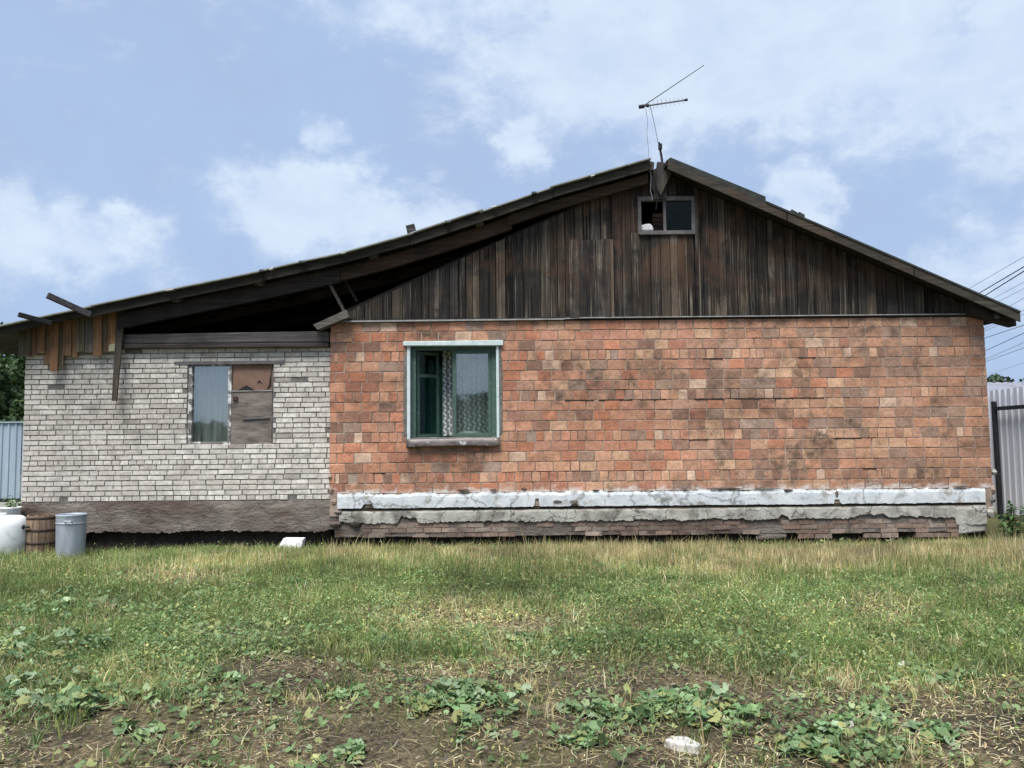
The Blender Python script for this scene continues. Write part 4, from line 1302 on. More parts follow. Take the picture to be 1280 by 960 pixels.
# loose wires hanging on the ridge
for i, (pts, lab) in enumerate((([(812, 206), (814, 222), (813, 238), (816, 250)], 'thin grey cable hanging from the left roof end beside the ridge post'), ([(822, 206), (820, 226), (822, 246), (821, 252), (820, 262)], 'black cable running down the ridge post to the attic window'))):
    tag(MB().tube([P3(a, b, -.2) for a, b in pts], .006, 5).build('cable', M['wire'] if i else M['wire_grey']), lab, 'cable')

# ------------------------------------------------------------------ overhead wires
WIRES = [((1215, 360), (1280, 321.7), .011, 0, 'thin grey overhead wire, topmost of the wires right of the roof'),
         ((1226, 366.3), (1280, 334), .024, 1, 'thick black overhead cable, upper of the two thick ones'),
         ((1235, 368), (1280, 339.5), .026, 1, 'thick black overhead cable, lower of the two thick ones'),
         ((1244, 372.5), (1280, 353), .010, 0, 'thin overhead wire just below the two thick cables'),
         ((1251, 376), (1280, 361), .010, 0, 'thin overhead wire, second below the two thick cables'),
         ((1264, 382), (1280, 372.8), .011, 0, 'thin overhead wire passing just above the eave end'),
         ((1233, 410.5), (1280, 388), .011, 0, 'thin overhead wire emerging just under the right eave'),
         ((1233, 413.5), (1280, 393), .010, 0, 'thin overhead wire, second under the right eave'),
         ((1233, 422.5), (1280, 406.7), .014, 1, 'dark overhead wire, third under the right eave'),
         ((1237, 436.7), (1280, 416.7), .014, 1, 'dark overhead wire, fourth under the right eave'),
         ((1237, 447.5), (1280, 428.5), .011, 0, 'overhead wire, upper of the low close pair right of the house'),
         ((1237, 450.8), (1280, 435), .012, 0, 'overhead wire, lower of the low close pair right of the house'),
         ((1247, 465), (1280, 453.5), .007, 0, 'faintest and lowest overhead wire right of the house above the forest')]
for (x0, y0), (x1, y1), r, blk, lab in WIRES:
    far = P3(x0 - (x1 - x0) * 1.2, y0 + (y0 - y1) * 1.15, 42)
    mid = P3((x0 + x1) / 2, (y0 + y1) / 2 + (1.0 if blk else .3), 17)
    near = P3(x1 + (x1 - x0) * 1.6, y1 - (y0 - y1) * 1.6, 9)
    # a straight run in space through the two ends
    pts = [far.lerp(near, t) for t in (0, .2, .4, .6, .8, 1)]
    tag(MB().tube(pts, r * .85, 5).build('overhead_wire', M['wire'] if blk else M['wire_grey']), lab, 'wire', 'overhead wires right of the house')


# ------------------------------------------------------------------ sheet metal fences
def profiled(p0, p1, z0, z1, m, parent, name='sheet', pitch=.2, deep=.028, yflip=1):
    p0, p1 = Vector((p0[0], p0[1], 0)), Vector((p1[0], p1[1], 0))
    L = (p1 - p0).length
    d = (p1 - p0) / L
    nrm = Vector((d.y, -d.x, 0)) * yflip
    mb = MB()
    pts = []
    s = 0.0
    while s < L:
        for u, o in ((0, 0), (.55, 0), (.65, 1), (.9, 1)):
            pts.append((min(s + u * pitch, L), o * deep))
        s += pitch
    for u, o in pts:
        q = p0 + d * u + nrm * o
        mb.v += [(q.x, q.y, z0), (q.x, q.y, z1)]
        mb.c += [(1, 1, 1, 1)] * 2
    mb.f = [(2 * i, 2 * i + 2, 2 * i + 3, 2 * i + 1) for i in range(len(pts) - 1)]
    return mb.build(name, m, parent)


fx0, fy0, fx1, fy1 = 9.22, 3.15, 8.85, -2.2
fr_t = thing('metal_fence', (fx0, fy0, 0), 'lilac grey profiled sheet fence with a dark rail at the right house corner', 'fence')
for i in range(5):
    a, b = i / 5, (i + 1) / 5 - .002
    profiled((9.27 + (fx1 - 9.27) * a, 3.85 + (fy1 - 3.85) * a), (9.27 + (fx1 - 9.27) * b, 3.85 + (fy1 - 3.85) * b), .10, 2.42, M['profile_lilac'], fr_t, yflip=-1)
MB().beam((fx0 - .09, fy0, 2.06), (fx1 - .09, fy1, 2.06), .04, .07).build('rail', M['black_metal'], fr_t)
for t in (0.0, .5, 1.0):
    X, Y = fx0 + (fx1 - fx0) * t - .075, fy0 + (fy1 - fy0) * t
    MB().beam((X, Y, -.3), (X - .02, Y, 2.20), .07, .07, Vector((0, 1, 0))).build('post', M['black_metal'], fr_t)

fl_t = thing('metal_fence', (-12, 5, 0), 'pale blue profiled sheet fence on a concrete base left of the annex', 'fence')
for i in range(5):
    profiled((-15 + i * 1.15, 5), (-15 + (i + 1) * 1.15 - .003, 5), .42, 2.02, M['profile_blue'], fl_t, pitch=.15, deep=.02)
MB().box(-15, -9.2, 4.93, 4.975, .36, .43).build('rail', M['black_metal'], fl_t)
MB().box(-15, -9.2, 4.9, 5.1, -.2, .355).build('concrete_base', M['concrete'], fl_t)
MB().box(-15, -9.2, 4.96, 5.03, 2.022, 2.05).build('top_trim', M['profile_blue'], fl_t)

# neighbour's shed behind the right fence
shed = thing('neighbour_shed', (16, 14, 0), 'grey shed with a corrugated lilac roof behind the right fence', 'shed')
MB().box(13.2, 22, 12, 18, 0, 2.5).build('wall', M['cement'], shed)
mb = MB()
n = 110
for i in range(n):
    u = i / (n - 1)
    X = 12.6 + 10 * u
    o = .03 * math.sin(i * math.pi / 1.5)
    mb.v += [(X, 11.5, 2.62 + o), (X, 15.2, 3.35 + o)]
    mb.c += [(1, 1, 1, 1)] * 2
mb.f = [(2 * i, 2 * i + 2, 2 * i + 3, 2 * i + 1) for i in range(n - 1)]
mb.build('roof', M['shed_roof'], shed)


# ------------------------------------------------------------------ barrels and bin by the annex
def on_ground(px, py):
    x_, y_ = G(px, py)
    return x_, y_


def gz(x_, y_): return float(ground_z(np.array([x_]), np.array([y_]))[0])


x_, y_ = on_ground(6, 696)
z_ = gz(x_, y_)
wb = thing('plastic_barrel', (x_, y_, z_), 'white plastic barrel with a side tap left of the wooden keg', 'barrel')
MB().lathe([(0, 0), (.22, .0), (.25, .03), (.278, .12), (.288, .28), (.278, .44), (.25, .53), (.20, .565), (.1, .575), (0, .575)], 36, (x_, y_, z_ - .02)).build('body', M['plastic'], wb, smooth=True)
MB().lathe([(.06, .57), (.075, .575), (.078, .60), (.07, .61), (0, .61)], 20, (x_ - .08, y_, z_ - .02)).build('lid', M['plastic'], wb, smooth=True)
MB().tube([(x_ + .26, y_ - .06, z_ + .40), (x_ + .37, y_ - .07, z_ + .40)], .017, 8).build('tap', M['black_metal'], wb)
MB().tube([(x_ + .278, y_ - .06, z_ + .40), (x_ + .292, y_ - .06, z_ + .40)], .03, 10).build('tap_flange', M['black_metal'], wb)

x_, y_ = on_ground(52, 693.5)
z_ = gz(x_, y_)
kg = thing('wooden_keg', (x_, y_, z_), 'small brown stave keg with rusty hoops between the white barrel and zinc bin', 'keg')
prof = lambda t: .195 + .022 * math.sin(math.pi * t)
HK, NS = .57, 15
for i in range(NS):
    a0, a1 = 2 * math.pi * i / NS + .012, 2 * math.pi * (i + 1) / NS - .012
    mb = MB()
    for j in range(7):
        t = j / 6
        for a in (a0, (a0 + a1) / 2, a1):
            mb.v.append(((prof(t)) * math.cos(a), prof(t) * math.sin(a), t * HK))
            mb.c.append((1, 1, 1, 1))
        for a in (a1, a0):
            mb.v.append(((prof(t) - .02) * math.cos(a), (prof(t) - .02) * math.sin(a), t * HK))
            mb.c.append((1, 1, 1, 1))
    mb.f = [(j * 5 + q, j * 5 + (q + 1) % 5, (j + 1) * 5 + (q + 1) % 5, (j + 1) * 5 + q) for j in range(6) for q in range(5)] + [(30, 31, 32, 33, 34), (4, 3, 2, 1, 0)]
    o = mb.build('stave', M['stave'], None)
    o.location = (x_, y_, z_ - .015 + random.uniform(-.012, .004))
    adopt(o, kg)
    k = random.uniform(.8, 1.25)
    o.color = (.20 * k, .145 * k, .105 * k, 1)
for t in (.06, .33, .64, .93):
    MB().lathe([(prof(t) + .002, 0), (prof(t) + .006, .004), (prof(t) + .006, .032), (prof(t) + .002, .036)], 30, (x_, y_, z_ - .02 + t * HK - .018)).build('hoop', M['iron'], kg, smooth=True)
MB().lathe([(0, 0), (.185, 0)], 24, (x_, y_, z_ + .50)).build('head', M['iron'], kg)

x_, y_ = on_ground(88, 697)
z_ = gz(x_, y_)
bn = thing('zinc_bin', (x_, y_, z_), 'galvanised zinc bin standing right of the wooden keg', 'bin')
MB().lathe([(0, .01), (.178, .0), (.181, .02), (.186, .32), (.190, .58), (.192, .60), (.197, .615), (.197, .63), (.190, .634), (.184, .615), (.176, .1), (0, .09)], 36, (x_, y_, z_ - .02)).build('body', M['zinc'], bn, smooth=True)
MB().lathe([(.188, .50), (.195, .506), (.195, .52), (.188, .526)], 36, (x_, y_, z_ - .02)).build('rib', M['zinc'], bn, smooth=True)
MB().tube([(x_ + .02, y_ - .188, z_ + .51), (x_ + .02, y_ - .215, z_ + .53), (x_ + .10, y_ - .20, z_ + .53), (x_ + .10, y_ - .165, z_ + .51)], .008, 6).build('handle', M['zinc'], bn)

x_, y_ = P(14, 640, -.14)[0], -.14
z_ = gz(x_, y_)
bk = thing('plant_tub', (x_, y_, z_), 'tall white plastic tub with green seedlings behind the white barrel', 'tub')
MB().lathe([(0, 0), (.10, 0), (.13, .72), (.14, .73), (.14, .75), (.125, .75), (.12, .70), (0, .69)], 28, (x_, y_, z_)).build('tub', M['plastic'], bk, smooth=True)


# ------------------------------------------------------------------ leaves as pieces
def lobed_leaf(rad, seed, petiole=.07):
    rnd = random.Random(seed)
    mb = MB()
    n = 13
    vs = [(0, 0, .0)]
    for i in range(n):
        a = R(-155) + R(310) * i / (n - 1)
        rr = rad * (1.0 + .13 * math.cos(a * 5) + rnd.uniform(-.07, .07)) * (1 - .12 * math.cos(a))
        vs.append((rr * math.sin(a), rr * math.cos(a), rad * (.22 * (1 if i % 2 else .45) + rnd.uniform(-.05, .08) - .1 * abs(math.cos(a)))))
    fs = [(0, i + 1, i) for i in range(1, n)]
    o = len(vs)
    vs += [(-.0025, 0, 0), (.0025, 0, 0), (.003, -.012, -petiole), (-.003, -.012, -petiole)]
    fs.append((o, o + 1, o + 2, o + 3))
    mb.add(vs, fs)
    return mb.mesh('leaf', smooth=True)


LEAVES = [lobed_leaf(.033 + .003 * k, k) for k in range(6)]
NETTLE = []
for k in range(3):
    mb = MB()
    mb.add([(0, 0, 0), (.016, .025, .006), (.017, .045, .004), (0, .085, -.012), (-.017, .045, .004), (-.016, .025, .006), (0, .04, -.002)], [(0, 1, 6), (1, 2, 6), (2, 3, 6), (3, 4, 6), (4, 5, 6), (5, 0, 6)])
    NETTLE.append(mb.mesh('leaf', smooth=True))
for me in LEAVES + NETTLE: me.materials.append(M['leaf'])


def leaf_tone(kind=0):
    base = [(.115, .195, .08), (.135, .22, .10), (.095, .165, .065), (.165, .25, .125), (.16, .22, .095), (.21, .28, .17), (.22, .23, .09)] if kind == 0 else [(.04, .085, .03), (.05, .10, .035), (.03, .07, .025), (.065, .12, .045)]
    c = random.choice(base)
    k = random.uniform(.85, 1.35)
    return tuple(v * k for v in c)


STONE = G(852, 937)


def weed(cx, cy, rx, ry, n, label, hgt=.07, sc_=1.0):
    gx, gy = G(cx, cy)
    t = thing('leafy_weed', (gx, gy, gz(gx, gy)), label, 'weed', 'leafy weed clumps on the ground')
    subs = []
    for k in range(max(4, n // 13)):
        r, a = math.sqrt(random.random()) * .95, random.uniform(0, 6.283)
        subs.append((cx + rx * r * math.cos(a), cy + ry * r * math.sin(a), random.uniform(.22, .42), random.uniform(.5, 1.2), random.uniform(.75, 1.35)))
    for i in range(n):
        q = random.choice(subs)
        g = (random.gauss(0, .6), random.gauss(0, .6))
        X, Y = G(q[0] + rx * q[2] * g[0], q[1] + ry * q[2] * g[1])
        if abs(X - STONE[0]) < .15 and Y < STONE[1] + .07: continue
        h = hgt * q[3] * max(.1, 1.1 - .6 * (g[0] ** 2 + g[1] ** 2)) * random.uniform(.4, 1.1) + .012
        s = random.uniform(.45, 1.2) * sc_
        inst('leaf', random.choice(LEAVES), (X, Y, gz(X, Y) + h), t, (s, s * random.uniform(.8, 1.1), s), (random.gauss(.1, .42), random.gauss(0, .42), random.uniform(0, 6.28)), tuple(v * q[4] for v in leaf_tone()))


WEEDS = [(75, 757, 62, 20, 120, 'wide pale leafy weed clump at the left edge, farthest of the left ones', .10), (62, 822, 74, 22, 130, 'leafy weed clump at the left edge, middle of the three left ones', .10), (66, 880, 66, 26, 130, 'leafy weed clump at the left edge, nearest of the three left ones', .11),
         (585, 886, 70, 28, 190, 'large round green weed clump on bare earth near the middle foreground', .11), (745, 893, 36, 14, 55, 'small weed clump between the two largest foreground clumps', .07), (745, 928, 46, 13, 50, 'flat weed clump in front of the small middle clump', .045),
         (872, 899, 80, 26, 190, 'large green weed clump behind the white stone in the foreground', .10), (1045, 937, 82, 22, 130, 'broad weed clump at the bottom edge towards the right', .07), (1085, 901, 52, 12, 45, 'sparse pale weed clump behind the broad right one', .05),
         (1165, 918, 28, 12, 35, 'weed clump near the bottom right corner', .06), (484, 799, 24, 8, 26, 'small pale weed clump in the grass left of the middle', .07), (672, 808, 36, 10, 40, 'weed clump at the grass edge above the bare earth', .07),
         (415, 868, 32, 9, 28, 'flat sparse weed clump on earth left of the large round one', .04), (430, 946, 20, 12, 30, 'small weed clump at the bottom edge left of the middle', .06), (272, 851, 22, 7, 24, 'small pale weed clump amid short grass in the left foreground', .05),
         (172, 918, 26, 10, 22, 'small weed clump on earth in the left foreground', .06), (1180, 842, 45, 12, 40, 'dark weed clump at the right grass edge', .06)]
for wd in WEEDS: weed(*wd[:4], min(290, int(wd[4] * 1.4)), wd[5], wd[6] * (1.0 if wd[0] < 80 else .58), .86)

# corner weed and tub seedlings
gx, gy = G(1252, 672)
gx, gy = 7.22, -.30
cw = thing('nettle_bush', (gx, gy, gz(gx, gy)), 'dark green nettle bush at the right corner of the house', 'bush')
for s in range(16):
    a, r = random.uniform(0, 6.28), random.uniform(0, .30)
    bx_, by_ = gx + r * math.cos(a), gy + .6 * r * math.sin(a)
    top = Vector((bx_ + random.uniform(-.08, .08), by_ + random.uniform(-.08, .05), gz(bx_, by_) + random.uniform(.25, .62)))
    bot = Vector((bx_, by_, gz(bx_, by_) - .02))
    mb = MB()
    mb.col = (.07, .10, .04, 1)
    mb.tube([bot, bot.lerp(top, .5) + Vector((random.uniform(-.02, .02), 0, 0)), top], .004, 4).build('stem', M['grass'], cw)
    for q in range(12):
        p = bot.lerp(top, .25 + .75 * q / 11)
        s_ = random.uniform(.8, 1.5)
        inst('leaf', NETTLE[q % 3], p, cw, (s_, s_, s_), (random.uniform(-.5, .2), random.uniform(-.3, .3), random.uniform(0, 6.28)), leaf_tone(1))
tz = bk.location
for s in range(9):
    a, r = random.uniform(0, 6.28), random.uniform(0, .10)
    bot = Vector((tz.x + r * math.cos(a), tz.y + r * math.sin(a), tz.z + .70))
    top = bot + Vector((random.uniform(-.06, .06), random.uniform(-.05, .05), random.uniform(.10, .22)))
    mb = MB()
    mb.col = (.10, .14, .05, 1)
    mb.tube([bot, top], .003, 4).build('stem', M['grass'], bk)
    for q in range(5):
        s_ = random.uniform(.7, 1.2)
        inst('leaf', NETTLE[q % 3], bot.lerp(top, .4 + .6 * q / 4), bk, (s_, s_, s_), (random.uniform(-.4, .2), random.uniform(-.3, .3), random.uniform(0, 6.28)), leaf_tone())


# ------------------------------------------------------------------ small debris
def chunk(name, pts_px, y_unused, ht, m, label, cat):
    """flat irregular slab lying on the ground, outline from measured ground points"""
    g = [G(*p) for p in pts_px]
    zc = sum(gz(*p) for p in g) / len(g)
    mb = MB()
    n = len(g)
    cx, cy = sum(p[0] for p in g) / n, sum(p[1] for p in g) / n
    lo = [(p[0], p[1], zc - .03) for p in g]
    hi = [(cx + (p[0] - cx) * .88, cy + (p[1] - cy) * .88, zc + ht * random.uniform(.75, 1.2)) for p in g]
    mb.add(lo + hi, [tuple(range(n, 2 * n))] + [(i, (i + 1) % n, n + (i + 1) % n, n + i) for i in range(n)])
    o = mb.build(name, m, None, bevel=.006)
    return tag(o, label, cat)


chunk('stone', [(828, 934), (846, 940), (874, 944), (879, 939), (860, 930), (838, 926)], 0, .03, M['chip'], 'white flat stone chip on earth before the large weed clump', 'stone')
chunk('stone', [(1121, 832), (1130, 833), (1138, 830), (1136, 826), (1124, 827)], 0, .02, M['chip'], 'small white stone in grass near the right edge', 'stone')
chunk('stone', [(1030, 912), (1055, 917), (1070, 913), (1068, 905), (1040, 904)], 0, .02, M['concrete'], 'flat grey stone among the sparse weeds at right', 'stone')
mb = MB()
c = P3(359, 684, -.42)
mb.add([(c.x - .20, -.42, -.05), (c.x + .17, -.40, -.05), (c.x + .215, -.34, .175), (c.x - .075, -.35, .18), (c.x - .2, -.2, -.05), (c.x + .17, -.2, -.05), (c.x + .21, -.2, .17), (c.x - .08, -.2, .175)],
       [(0, 1, 2, 3), (4, 7, 6, 5), (0, 4, 5, 1), (1, 5, 6, 2), (2, 6, 7, 3), (3, 7, 4, 0)])
tag(mb.build('foam_block', M['foam'], None, bevel=.01), 'white foam block leaning at the foot of the annex plinth', 'block')

# ------------------------------------------------------------------ trees


def leaf_cloud(centers, radii, n, size, tones, squash=1.0):
    cs = np.asarray(centers)
    idx = rng.integers(0, len(cs), n)
    d = rng.normal(size=(n, 3))
    d /= np.linalg.norm(d, axis=1, keepdims=True)
    r = np.asarray(radii)[idx] * rng.uniform(.45, 1.08, n) ** .6
    p = cs[idx] + d * r[:, None] * np.array([1, 1, squash])
    a, b = rng.normal(size=(n, 3)), rng.normal(size=(n, 3))
    a /= np.linalg.norm(a, axis=1, keepdims=True)
    b = np.cross(a, b)
    b /= np.linalg.norm(b, axis=1, keepdims=True)
    s = size * rng.uniform(.6, 1.3, n)[:, None]
    V = np.stack([p - a * s, p + b * s * .5, p + a * s, p - b * s * .5], 1).reshape(-1, 3)
    Fq = np.arange(4 * n).reshape(n, 4)
    t = np.asarray(tones)[rng.integers(0, len(tones), n)] * rng.uniform(.7, 1.3, n)[:, None]
    tint_cluster = rng.uniform(.75, 1.25, len(cs))[idx][:, None]
    C = np.repeat(t * tint_cluster, 4, axis=0)
    return V, Fq, C


TG = [(.035, .07, .025), (.05, .09, .03), (.028, .055, .022), (.065, .10, .04)]


def tree(x_, y_, h, cr, n, label, size=.12, group='trees beyond the left fence', low=.25):
    t = thing('tree', (x_, y_, 0), label, 'tree', group)
    tr = MB()
    tr.tube([(x_, y_, -.1), (x_ + .05, y_, h * .4), (x_ - .05, y_ + .05, h * .8)], .16, 8, .05)
    tr.build('trunk', M['bark'], t)
    cs, rs = [], []
    for k in range(26):
        a, hh = random.uniform(0, 6.28), random.uniform(low, 1.0)
        rr = cr * (1 - .75 * max(0, hh - .45)) * random.uniform(.3, .9)
        c = (x_ + rr * math.cos(a), y_ + rr * math.sin(a), h * hh - .3)
        cs.append(c)
        rs.append(random.uniform(.35, .75) * cr * .5)
        if k < 7:
            MB().tube([(x_, y_, h * hh * .6), c], .05, 5, .015).build('limb', M['bark'], t)
    V, Fq, C = leaf_cloud(cs, rs, n, size, TG)
    np_mesh('crown', V, Fq, C, M['crown'], None, t)


tree(-12.6, 9.5, 3.9, 1.9, 9000, 'dense dark green bushy tree just behind the left fence', low=.2)
tree(-15.6, 10.5, 4.6, 2.2, 7000, 'broad bushy tree beyond the left edge of the fence', low=.2)
tree(-19.2, 21, 5.9, 2.0, 6000, 'pale distant tree peeping above the left eave', .14, low=.45)
tree(-22.5, 24, 6.6, 2.4, 6000, 'taller distant tree at the far left above the roof corner', .15, low=.45)


def forest(name, x0, x1, y, h, n_tr, n_leaf, size):
    cs, rs = [], []
    for k in range(n_tr):
        X = x0 + (x1 - x0) * (k + random.random()) / n_tr
        hh = h * random.uniform(.8, 1.1)
        for q in range(5):
            cs.append((X + random.uniform(-1.8, 1.8), y + random.uniform(-4, 4), hh * (.3 + .65 * q / 4)))
            rs.append(hh * (.22 - .025 * q))
    V, Fq, C = leaf_cloud(cs, rs, n_leaf, size, [(.055, .085, .05), (.065, .10, .058), (.075, .11, .065)])
    o = np_mesh(name, V, Fq, C, M['crown'], 'stuff')
    return tag(o, 'dark green band of distant forest on the horizon right of the house', 'forest')


forest('forest', 60, 210, 150, 12.2, 150, 50000, .8)


# wooded ridges behind the viewer, mirrored in the panes, and far hills round the horizon
def ridge(name, pts, base):
    mb = MB()
    n = len(pts)
    for x_, y_, h in pts:
        mb.v += [(x_, y_, -1), (x_, y_, h), (x_ * 1.25, y_ * 1.25, h * .6)]
        mb.c += [(1, 1, 1, 1)] * 3
    mb.f = [(3 * i + j, 3 * i + 3 + j, 3 * i + 4 + j, 3 * i + 1 + j) for i in range(n - 1) for j in (0, 1)]
    o = mb.build(name, M['hill'])
    o['kind'] = 'structure'


def hh_(x): return 5.6 + 8.8 * math.exp(-((x + 4) / 38) ** 2) + 6 * math.exp(-((x + 125) / 32) ** 2) + 4 * math.exp(-((x - 170) / 60) ** 2)


ridge('hill', [(-420 + 7 * i, -195 + 6 * math.sin(i * .2), hh_(-420 + 7 * i) + random.uniform(-.6, .6)) for i in range(121)], 0)
ridge('hill', [(-700 + 25 * i, 620, 9 + 4 * math.sin(i * .21) + random.uniform(-1, 1)) for i in range(57)], 0)


# ------------------------------------------------------------------ grass, clover, straw
def blades(X, Y, h, wd, lean, tones, tri=True):
    n = len(X)
    Z = ground_z(X, Y) - .005
    a = rng.uniform(0, 2 * np.pi, n)
    sx, sy = np.cos(a) * wd / 2, np.sin(a) * wd / 2
    la = rng.uniform(0, 2 * np.pi, n)
    lx, ly = np.cos(la) * lean * h, np.sin(la) * lean * h
    b = np.stack([X, Y, Z], -1)
    s = np.stack([sx, sy, sx * 0], -1)
    mid = b + np.stack([lx * .35, ly * .35, h * .55], -1)
    top = b + np.stack([lx, ly, h], -1)
    V = np.stack([b - s, b + s, mid + s * .8, mid - s * .8, top], 1).reshape(-1, 3)
    base = np.arange(n)[:, None] * 5
    T = np.concatenate([base + np.array([[0, 1, 2]]), base + np.array([[0, 2, 3]]), base + np.array([[3, 2, 4]])])
    C = np.repeat(tones, 5, axis=0)
    return V, T, C


def sample(n, dens, pad=.25, ymin=-9.2, ymax=-.22):
    out = []
    got = 0
    while got < n:
        m = n * 2
        d = np.sqrt(rng.uniform(3.0 ** 2, 11.8 ** 2, m))       # more at depth in proportion to the width of view
        px = rng.uniform(-.72, .72, m)
        X, Y = px * d, d - 12
        keep = (rng.random(m) < dens(X, Y)) & (Y < ymax + .12 - .34 * vnoise(X, Y * 0 + 7, 2.1, 171))
        out.append(np.stack([X[keep], Y[keep]], -1))
        got += keep.sum()
        if len(out) > 40: break
    q = np.concatenate(out)[:n]
    return q[:, 0], q[:, 1]


def tone_mix(X, Y, pal_a, pal_b, f):
    n = len(X)
    A = np.asarray(pal_a)[rng.integers(0, len(pal_a), n)]
    B = np.asarray(pal_b)[rng.integers(0, len(pal_b), n)]
    pickb = (rng.random(n) < f)[:, None]
    patch = .50 + .85 * vnoise(X, Y, .8, 111) + .9 * (vnoise(X, Y, 3.4, 121) - .5)      # lush and pale patches of growth
    return np.where(pickb, B, A) * (rng.uniform(.7, 1.35, n) * patch)[:, None]


GREEN = [(0.181, 0.255, 0.068), (0.213, 0.289, 0.084), (0.139, 0.214, 0.058), (0.267, 0.323, 0.115), (0.181, 0.266, 0.1)]
DRY = [(.70, .62, .42), (0.648, 0.529, 0.297), (0.552, 0.437, 0.242), (0.72, 0.678, 0.44), (0.432, 0.322, 0.176), (0.6, 0.529, 0.275)]
YG = [(0.399, 0.403, 0.149), (0.459, 0.451, 0.196), (0.339, 0.354, 0.127)]


def dryness(X, Y):
    px, py = project(X, Y)
    d = .10 + .62 * np.clip((722 - py) / 30, 0, 1) * np.clip((px - 330) / 250, .12, 1)
    d = np.maximum(d, 1.1 * ell(px, py, 990, 702, 170, 18))
    d = np.maximum(d, 1.0 * ell(px, py, 600, 776, 150, 26))
    d = np.maximum(d, .8 * ell(px, py, 230, 722, 90, 16))
    d = np.maximum(d, .75 * ell(px, py, 1100, 765, 75, 34))
    d = np.maximum(d, .45 * np.clip((py - 815) / 40, 0, 1))
    return np.clip(d + (vnoise(X, Y, 1.3, 12) - .5) * .9 + (vnoise(X, Y, 4.2, 13) - .5) * .6, .03, .95)


def thick(X, Y): return np.clip(1.12 - bareness(X, Y) * 1.4, .02, 1) * np.clip(.35 + 1.3 * vnoise(X, Y, .8, 101), .3, 1) + .34 * np.clip(vnoise(X, Y, 2.7, 161) * 2.6 - 1.0, 0, 1)


# short grass
X, Y = sample(150000, lambda x, y: thick(x, y) * (.35 + .65 * vnoise(x, y, 2.2, 21)))
dr = dryness(X, Y)
h = rng.gamma(4, .0125, len(X)) * (.8 + .7 * vnoise(X, Y, 1.1, 31)) + .012
V, T, C = blades(X, Y, h, rng.uniform(.004, .009, len(X)), rng.uniform(.1, 1.0, len(X)), tone_mix(X, Y, GREEN, YG + DRY, dr))
o = np_mesh('grass', V, T, C, M['grass'])
tag(o, 'short mixed green grass over the yard', 'grass')

# taller stubble along the wall
def near_wall(x, y):
    px, py = project(x, y)
    return np.clip((732 - py) / 34, 0, 1) * np.clip((px - 60) / 300, .25, 1) * (.3 + .7 * vnoise(x, y, 1.8, 41)) + .03 * thick(x, y)


X, Y = sample(44000, near_wall, ymax=-.32)
dr = np.clip(dryness(X, Y) + .15, 0, .95)
h = rng.gamma(6, .021, len(X)) * (.6 + .8 * vnoise(X, Y, .9, 51)) * np.clip((Y + 9) / 5.5, .35, 1) * np.clip((-Y - .1) / .9, .55, 1)
V, T, C = blades(X, Y, h, rng.uniform(.004, .008, len(X)), rng.uniform(.02, .35, len(X)), tone_mix(X, Y, YG + GREEN, DRY, dr))
o = np_mesh('dry_stubble', V, T, C, M['grass'])
tag(o, 'tall yellowed grass stubble along the foot of the wall', 'grass')

# lying straw and litter
def straw_d(x, y):
    px, py = project(x, y)
    d = 1.5 * ell(px, py, 990, 703, 170, 14) + .9 * ell(px, py, 600, 776, 140, 20) + .6 * ell(px, py, 230, 724, 80, 10) + .6 * ell(px, py, 1085, 765, 60, 24) + .22 * np.clip((py - 800) / 30, 0, 1) + .25 * np.clip((715 - py) / 30, 0, 1) + .05
    return np.clip(d * (.2 + 1.2 * vnoise(x, y, 2.0, 61)), 0, 1)


X, Y = sample(60000, straw_d)
n = len(X)
L = rng.gamma(2.5, .015, n) + .012
a = rng.uniform(0, 2 * np.pi, n)
Z = ground_z(X, Y) + rng.uniform(.004, .035, n)
dv = np.stack([np.cos(a) * L, np.sin(a) * L, rng.normal(0, .12, n) * L], -1)
sv = np.stack([-np.sin(a), np.cos(a), a * 0], -1) * rng.uniform(.0015, .0035, n)[:, None]
c0 = np.stack([X, Y, Z], -1)
bend = np.stack([-np.sin(a), np.cos(a), a * 0 + .3], -1) * (rng.normal(0, .12, n) * L)[:, None]
V = np.stack([c0 - dv / 2 - sv, c0 - dv / 2 + sv, c0 + bend + sv, c0 + bend - sv, c0 + dv / 2 + sv, c0 + dv / 2 - sv], 1).reshape(-1, 3)
base = np.arange(n)[:, None] * 6
Fq = np.concatenate([base + np.array([[0, 1, 2, 3]]), base + np.array([[3, 2, 4, 5]])])
C = np.repeat(tone_mix(X, Y, DRY, [(.14, .10, .06), (.42, .37, .26)], .4), 6, axis=0)
o = np_mesh('straw', V, Fq, C, M['grass'])
tag(o, 'loose straw and dry stalks scattered over the earth', 'straw')


# clover and low broad leaves
def clover_d(x, y):
    px, py = project(x, y)
    d = ell(px, py, 900, 775, 330, 55) * 1.2 + .9 * ell(px, py, 250, 800, 280, 70) + .8 * ell(px, py, 190, 690, 150, 12) + .45 * ell(px, py, 1200, 760, 160, 60) + .5 * ell(px, py, 560, 735, 260, 30) + .10
    return np.clip(d * (.15 + 1.3 * vnoise(x, y, 1.9, 71)) * thick(x, y), 0, 1)


